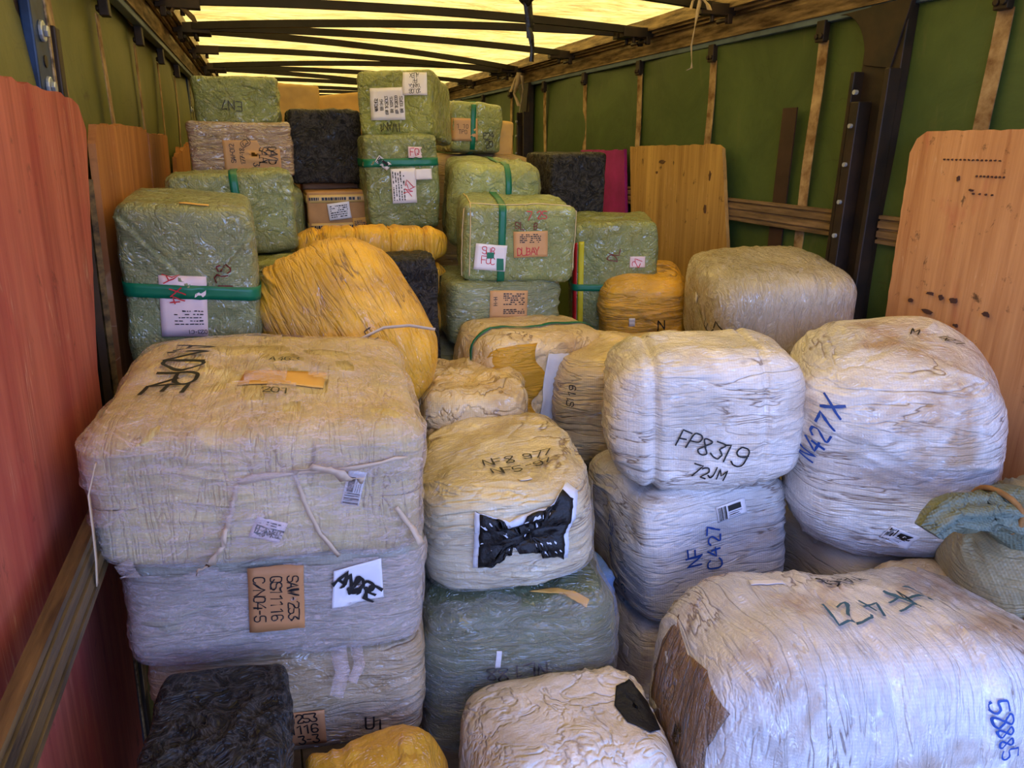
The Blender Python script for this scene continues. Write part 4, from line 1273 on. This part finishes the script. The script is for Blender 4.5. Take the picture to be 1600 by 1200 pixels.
writing('W7', 'T', -0.035, -0.05, 0.066, 195, 'NF427', M['teal_ink'], 0.0060, 0.05, spacing=1.1, off=0.007)
writing('W7', 'T', -0.01, 0.085, 0.030, 193, 'VIAJ COM', M['ink'], 0.0035, 0.1, spacing=0.45)
patch('W7', 'T', -0.196, 0.085, 0.075, 0.022, -14, M['paper'], 'small_tag')
writing('W7', 'F', 0.115, 0.18, 0.032, -72, '58885', M['blue_ink'], 0.0042, 0.08, spacing=0.9)
patch('W7', 'L', 0.02, 0.07, 0.30, 0.36, 0, M['burlap'], 'torn_burlap', outline=[(-0.9, -1), (-0.4, -0.7), (0.1, -1), (0.5, -0.5), (0.9, -0.8), (0.8, 0.2), (1, 0.7), (0.4, 0.9), (-0.2, 0.8), (-0.9, 1)])
# -- right, behind
writing('S1', 'L', 0.16, -0.02, 0.05, 70, 'LF', M['ink'], 0.005, 0.06)
writing('S1', 'L', 0.23, -0.01, 0.05, 70, 'S7', M['ink'], 0.005, 0.06)
patch('S1', 'L', 0.02, 0.055, 0.035, 0.03, -10, M['paper'], 'small_tag')
writing('W3', 'F', -0.19, 0.08, 0.022, 80, '5119', M['ink'], 0.003, 0.1)
patch('Y4', 'F', -0.049, -0.01, 0.024, 0.034, 0, M['paper'], 'small_tag')
writing('Y4', 'F', 0.073, -0.02, 0.04, 0, 'N', M['ink'], 0.005, 0.06)
band('Y3', 0, -0.145, 0.19, M['yellow_cloth'], 'yellow_sheet', 0.003, 60, arc=(0.37, 0.75), rows=12, fn=lambda a: 0.03 * math.sin(a * 7))
patch('Y3', 'F', 0.005, 0.0, 0.09, 0.26, -4, M['white_cloth'], 'white_patch', off=0.004)
band('Y3', 1, -0.03, 0.014, M['gtape'], 'green_tape', 0.006, 60, arc=(0.0, 0.6))
# -- left, behind
band('G1', 2, -0.008, 0.036, M['gtape'], 'green_tape', 0.0055, 84, tilt=-0.012)
p = patch('G1', 'F', -0.022, -0.046, 0.112, 0.162, -2, M['pink_paper'])
rows_print('G1', 'F', -0.012, -0.075, -2, 0.07, 0.045, 5, M['ink'], p, 7, 0.3)
writing('G1', 'F', 0.005, -0.115, 0.010, 178, '023-C1', M['ink'], 0.0016, 0.02, 'print', parent=p)
writing('G1', 'F', -0.040, 0.005, 0.032, -80, 'A X4', M['red_ink'], 0.0032, 0.12, parent=p, spacing=0.55, off=0.0105)
writing('G1', 'F', 0.078, 0.022, 0.032, -90, 'SLB', M['dark_red'], 0.0034, 0.1, spacing=1.1)
patch('G1', 'T', 0.02, -0.19, 0.07, 0.012, -3, M['yel_paper'], 'small_tag')
writing('Y1', 'F', 0.06, -0.02, 0.035, 10, 'E', M['ink'], 0.003, 0.08)
band('G2', 0, 0.012, 0.026, M['gtape'], 'green_tape', 0.003, 60)
band('G3', 2, -0.045, 0.03, M['gtape'], 'green_tape', 0.003, 50)
for k in range(3):
    for (ax, pos, dep, wid) in RP:
        cord('Y2%d' % k, 0, pos, 0.0028, M['ycord'], 'tie_cord')
writing('Y21', 'F', 0.225, 0.004, 0.034, 0, 'F', M['ink'], 0.0045, 0.06)
# -- far rows
for v in (0.055, -0.055):
    band('C2', 2, v, 0.030, M['ctape'], 'printed_tape', 0.002, 60)
    rows_print('C2', 'F', 0, v, 0, 0.24, 0.014, 1, M['ink'], None, 11 + int(v * 100), 0.8)
p = patch('C2', 'F', -0.006, 0.007, 0.088, 0.066, 6, M['paper'], off=0.005)
rows_print('C2', 'F', -0.006, 0.007, 6, 0.07, 0.05, 6, M['ink'], p, 12, 0.5, 0.0085)
p = patch('C2', 'F', 0.076, -0.042, 0.062, 0.040, 3, M['yel_paper'], off=0.005)
rows_print('C2', 'F', 0.076, -0.042, 3, 0.05, 0.02, 3, M['ink'], p, 13, 0.5, 0.0085)
p = patch('B2', 'F', 0.036, -0.026, 0.205, 0.120, -1, M['brown_paper'], 'handwritten_card', outline=[(-1, -1), (1, -1), (0.98, 0.5), (0.3, 0.62), (0.2, 1), (-1, 1)])
writing('B2', 'F', -0.034, -0.012, 0.016, 92, 'SAW-012', M['ink'], 0.0022, 0.02, 'print', parent=p, spacing=0.6)
writing('B2', 'F', 0.000, -0.022, 0.016, 90, '177-18', M['ink'], 0.0022, 0.02, 'print', parent=p, spacing=0.6)
writing('B2', 'F', 0.108, -0.020, 0.030, -92, 'DAVID', M['ink'], 0.0030, 0.08, parent=p, spacing=0.4, aspect=0.5)
writing('B2', 'F', 0.076, -0.020, 0.030, -92, 'SALAI', M['ink'], 0.0030, 0.08, parent=p, spacing=0.4, aspect=0.5)
writing('B2', 'F', 0.046, -0.060, 0.020, -90, '3.', M['ink'], 0.0028, 0.08, parent=p)
writing('B2', 'F', 0.018, 0.022, 0.020, -60, '3', M['ink'], 0.0024, 0.05, parent=p)
writing('B2', 'F', 0.018, 0.022, 0.036, -60, 'O', M['ink'], 0.002, 0.02, parent=p)
writing('B1', 'F', -0.02, -0.02, 0.034, 178, 'EN7', M['ink'], 0.003, 0.1)
p = patch('B5', 'F', -0.026, -0.004, 0.136, 0.118, 0, M['paper'])
writing('B5', 'F', -0.020, -0.008, 0.0115, 91, '@%+CL02\n%# 9-6\n#+ TK28013\n%@ 100PCS\n#+ TK28009\n%@ 150PCS', M['ink'], 0.0017, 0.0, 'print', parent=p, spacing=0.5, lines=1.75, aspect=0.66)
p = patch('B5', 'F', 0.085, 0.066, 0.094, 0.082, -1, M['paper'], off=0.0035)
writing('B5', 'F', 0.085, 0.068, 0.0135, 181, '20.06\nYANKA\nFF\nALEX', M['ink'], 0.0022, 0.06, parent=p, spacing=0.7, lines=1.4, off=0.005)
writing('B5', 'F', -0.02, -0.09, 0.030, 180, 'IWAN1', M['ink'], 0.0026, 0.1, spacing=0.6)
band('B6', 2, 0.078, 0.030, M['gtape'], 'green_tape', 0.003, 60)
p = patch('B6', 'F', 0.000, -0.010, 0.095, 0.130, 0, M['paper'], off=0.005)
rows_print('B6', 'F', -0.02, -0.01, 90, 0.11, 0.05, 5, M['ink'], p, 21, 0.4, 0.0085)
writing('B6', 'F', 0.022, -0.02, 0.032, 70, 'XK7', M['red_ink'], 0.003, 0.1, parent=p, spacing=0.6, off=0.009)
patch('B6', 'F', 0.078, 0.032, 0.066, 0.038, 0, M['paper'], off=0.006)
p = patch('B6', 'F', 0.050, 0.114, 0.052, 0.040, -1, M['pink_paper'], off=0.006)
writing('B6', 'F', 0.050, 0.114, 0.024, 0, 'FQ', M['red_ink'], 0.0028, 0.08, parent=p, off=0.008)
barcode_label('B6', 'F', -0.074, 0.078, 0.056, 0.030, -38, 5)
band('B7', 0, -0.024, 0.024, M['gtape'], 'green_tape', 0.003, 50, tilt=0.0)
p = patch('B7', 'F', -0.062, -0.012, 0.12, 0.10, 2, M['brown_paper'], 'card_label', off=0.002)
writing('B7', 'F', -0.072, -0.01, 0.018, 2, '1 10\nTPO', M['ink'], 0.002, 0.05, parent=p)
writing('B7', 'F', 0.055, -0.05, 0.030, 5, 'E24\n20', M['ink'], 0.003, 0.1, spacing=0.6)
band('B9', 0, 0.02, 0.024, M['gtape'], 'green_tape', 0.003, 60, fn=lambda a: 0.03 * math.cos(a) * -1)
band('B10', 0, -0.066, 0.026, M['gtape'], 'green_tape', 0.003, 70, arc=(0.1, 0.66))
p = patch('B10', 'F', -0.105, -0.045, 0.112, 0.092, -4, M['paper'], off=0.006)
writing('B10', 'F', -0.112, -0.038, 0.026, -3, 'SUB\nFOC', M['red_ink'], 0.0028, 0.08, parent=p, spacing=0.7, off=0.008)
bars('B10', 'F', -0.105, -0.045, 0, [(-0.014, -0.004, 0.012, 0.018), (0.022, -0.046, 0.048, -0.004)], M['gtape'], p, 'tape_piece', 0.009)
p = patch('B10', 'F', 0.037, 0.003, 0.122, 0.092, 3, M['brown_paper'], 'card_label', off=0.003)
rows_print('B10', 'F', 0.035, 0.024, 3, 0.075, 0.034, 5, M['ink'], p, 31, 0.5)
writing('B10', 'F', 0.03, -0.022, 0.026, 5, 'DUBAY', M['red_ink'], 0.0028, 0.08, parent=p, spacing=0.6, off=0.006)
writing('B10', 'F', 0.055, 0.105, 0.026, 2, '7 25', M['red_ink'], 0.0028, 0.1, spacing=0.7)
writing('B10', 'F', 0.02, 0.068, 0.024, 2, 'SL  B', M['dark_red'], 0.0028, 0.1, spacing=0.7)
cord('B10', 0, -0.178, 0.002, M['cord'], 'binding_cord')
cord('B10', 1, -0.150, 0.002, M['cord'], 'binding_cord')
p = patch('B11', 'F', 0.000, 0.036, 0.14, 0.10, -1, M['brown_paper'], 'card_label')
rows_print('B11', 'F', 0.02, 0.055, -1, 0.08, 0.045, 6, M['ink'], p, 33, 0.5)
rows_print('B11', 'F', 0.02, 0.01, -1, 0.08, 0.02, 3, M['ink'], p, 34, 0.5)
writing('B11', 'F', -0.05, 0.05, 0.013, 90, 'H-H', M['ink'], 0.002, 0.02, 'print', parent=p)
band('B12', 0, -0.138, 0.022, M['ytape'], 'yellow_tape', 0.003, 60, arc=(0.38, 0.70))
band('B12', 0, -0.162, 0.016, M['rtape'], 'red_tape', 0.0025, 60, arc=(0.38, 0.72))
band('B12', 2, -0.018, 0.028, M['gtape'], 'green_tape', 0.004, 60, arc=(0.45, 0.72))
p = patch('B12', 'F', 0.091, 0.088, 0.062, 0.045, 0, M['pink_paper'])
writing('B12', 'F', 0.091, 0.088, 0.028, 70, '21', M['red_ink'], 0.003, 0.1, parent=p)
writing('B12', 'F', -0.005, 0.12, 0.036, 80, 'DL', M['dark_red'], 0.0034, 0.1)

# ------------------------------------------------------------------ tied sack at the right edge
bale('W8', 'tied_sack', 'grey-green mesh sack with a tied teal neck at the right edge', 'sack',
     bale_mat('sack_sheeting', lin(160, 146, 104), lin(98, 98, 82), 0.9, lin(110, 80, 40), 'z', seed=50, coat=0.2, weave=0.8, wr=1.0),
     (1.725, 0.97, 1.12), (0.50, 0.36, 0.45), (-24, 6, -22), m=2.6, n=64, seed=50, lump=0.016, wr=0.020, wdir='x', wfreq=8)
e = B['W8']['e']
Mi = (Matrix.Translation(e.location) @ e.rotation_euler.to_matrix().to_4x4()).inverted()
def sack_tube(name, pts, rad, mat, seg=28, gather=0.12, flat=0.75):
    V = []; F = []
    P = [Vector(p) for p in pts]
    n = len(P)
    rnd = random.Random(9)
    ph = [rnd.uniform(0, 6.28) for _ in range(4)]
    for i, p in enumerate(P):
        t_ = (P[min(i + 1, n - 1)] - P[max(i - 1, 0)]).normalized()
        x = t_.cross(Vector((0, 0, 1))).normalized(); y = x.cross(t_)
        for k in range(seg):
            a = 2 * math.pi * k / seg
            r = rad[i] * (1 + gather * math.sin(7 * a + ph[0]) + gather * 0.6 * math.sin(11 * a + ph[1] + i * 0.3))
            V.append(Mi @ (p + x * math.cos(a) * r + y * math.sin(a) * r * flat))
    for i in range(n - 1):
        for k in range(seg):
            F.append([i * seg + k, i * seg + (k + 1) % seg, (i + 1) * seg + (k + 1) % seg, (i + 1) * seg + k])
    F.append(list(range(seg)))
    F.append([(n - 1) * seg + k for k in reversed(range(seg))])
    return obj(name, new_mesh(name, V, F), mat, e)
M['teal'] = bale_mat('teal_mesh', lin(124, 134, 112), lin(150, 132, 92), 0.7, None, 'o', seed=52, coat=0.1, weave=1.0, wr=1.5)
M['twine'] = simple_mat('brown_twine', lin(158, 112, 58), 0.8, 0, 0.2, 30, 0.3)
sack_tube('gathered_neck', [(1.60, 0.98, 1.26), (1.53, 0.99, 1.305), (1.47, 1.0, 1.32), (1.44, 1.0, 1.325)], [0.13, 0.085, 0.055, 0.045], M['teal'])
o = sack_tube('neck_tail', [(1.455, 1.0, 1.325), (1.42, 1.0, 1.325), (1.38, 1.0, 1.33), (1.34, 1.0, 1.335), (1.315, 1.0, 1.32), (1.30, 1.0, 1.30)], [0.042, 0.052, 0.050, 0.040, 0.034, 0.030], M['teal'], gather=0.2)
mb = MB()
mb.tube([Mi @ Vector((1.49 + 0.004 * math.sin(3 * a), 0.997 + 0.062 * math.cos(a), 1.318 + 0.048 * math.sin(a))) for a in [k / 24 * 2 * math.pi for k in range(24)]], 0.007, 6, True)
mb.build('twine_tie', M['twine'], e, smooth=True)
patch('W8', 'F', -0.13, 0.06, 0.09, 0.05, 20, simple_mat('orange_show', lin(206, 96, 48), 0.6, 0, 0.3, 30, 0.4, col2=lin(70, 60, 36)), 'torn_hole', outline=[(-1, -0.2), (-0.5, 0.6), (0.3, 0.8), (1, 0.4), (0.6, -0.5), (-0.3, -0.8)])

# ------------------------------------------------------------------ lower tiers that show in the gaps
dim = lambda s, c: bale_mat('dim_sheeting_%d' % s, lin(*c), lin(120, 96, 66), 0.5, None, 'z', seed=s, coat=0.4, weave=0.3)
low = [('cream_bale', 'dim cream bale low under the tall rounded white bale', (1.68, 1.55, 0.70), (0.56, 0.62, 0.68), (205, 192, 170)),
       ('white_bale', 'dim white bale under the greyish film-wrapped bale', (1.74, 2.26, 1.02), (0.52, 0.60, 0.66), (205, 198, 190)),
       ('blue_bale', 'light blue bale showing in the gap beside the black-patched bale', (0.790, 1.72, 0.78), (0.12, 0.36, 0.32), (120, 160, 215)),
       ('green_bale', 'dim green bale under the tall grey-green one', (-0.14, 2.25, 1.22), (0.46, 0.56, 0.60), (130, 134, 96)),
       ('yellow_bale', 'dim yellow bale deep between the left stack and the cream bale', (0.40, 2.25, 0.98), (0.42, 0.50, 0.50), (190, 140, 50)),
       ('green_bale', 'dim green bale under the labelled grey-green one', (0.80, 2.72, 1.05), (0.56, 0.52, 0.66), (126, 132, 104)),
       ('green_bale', 'dim green bale under the tape-striped one on the right', (1.44, 2.82, 0.98), (0.52, 0.52, 0.56), (126, 132, 98)),
       ('wrapped_bale', 'dim brown bale under the far tan cartons', (0.40, 4.35, 1.75), (0.80, 1.20, 0.75), (160, 124, 84)),
       ('wrapped_bale', 'dim brown bale under the far right green bale', (1.05, 3.70, 1.62), (0.55, 0.60, 0.86), (150, 120, 84))]
for k, (nm, lb, c_, d_, col_) in enumerate(low):
    bale('L%d' % k, nm, lb, 'bale', dim(70 + k, col_), c_, d_, (0, 0, 0), m=8, n=20, seed=70 + k, lump=0.012, wr=0.006)
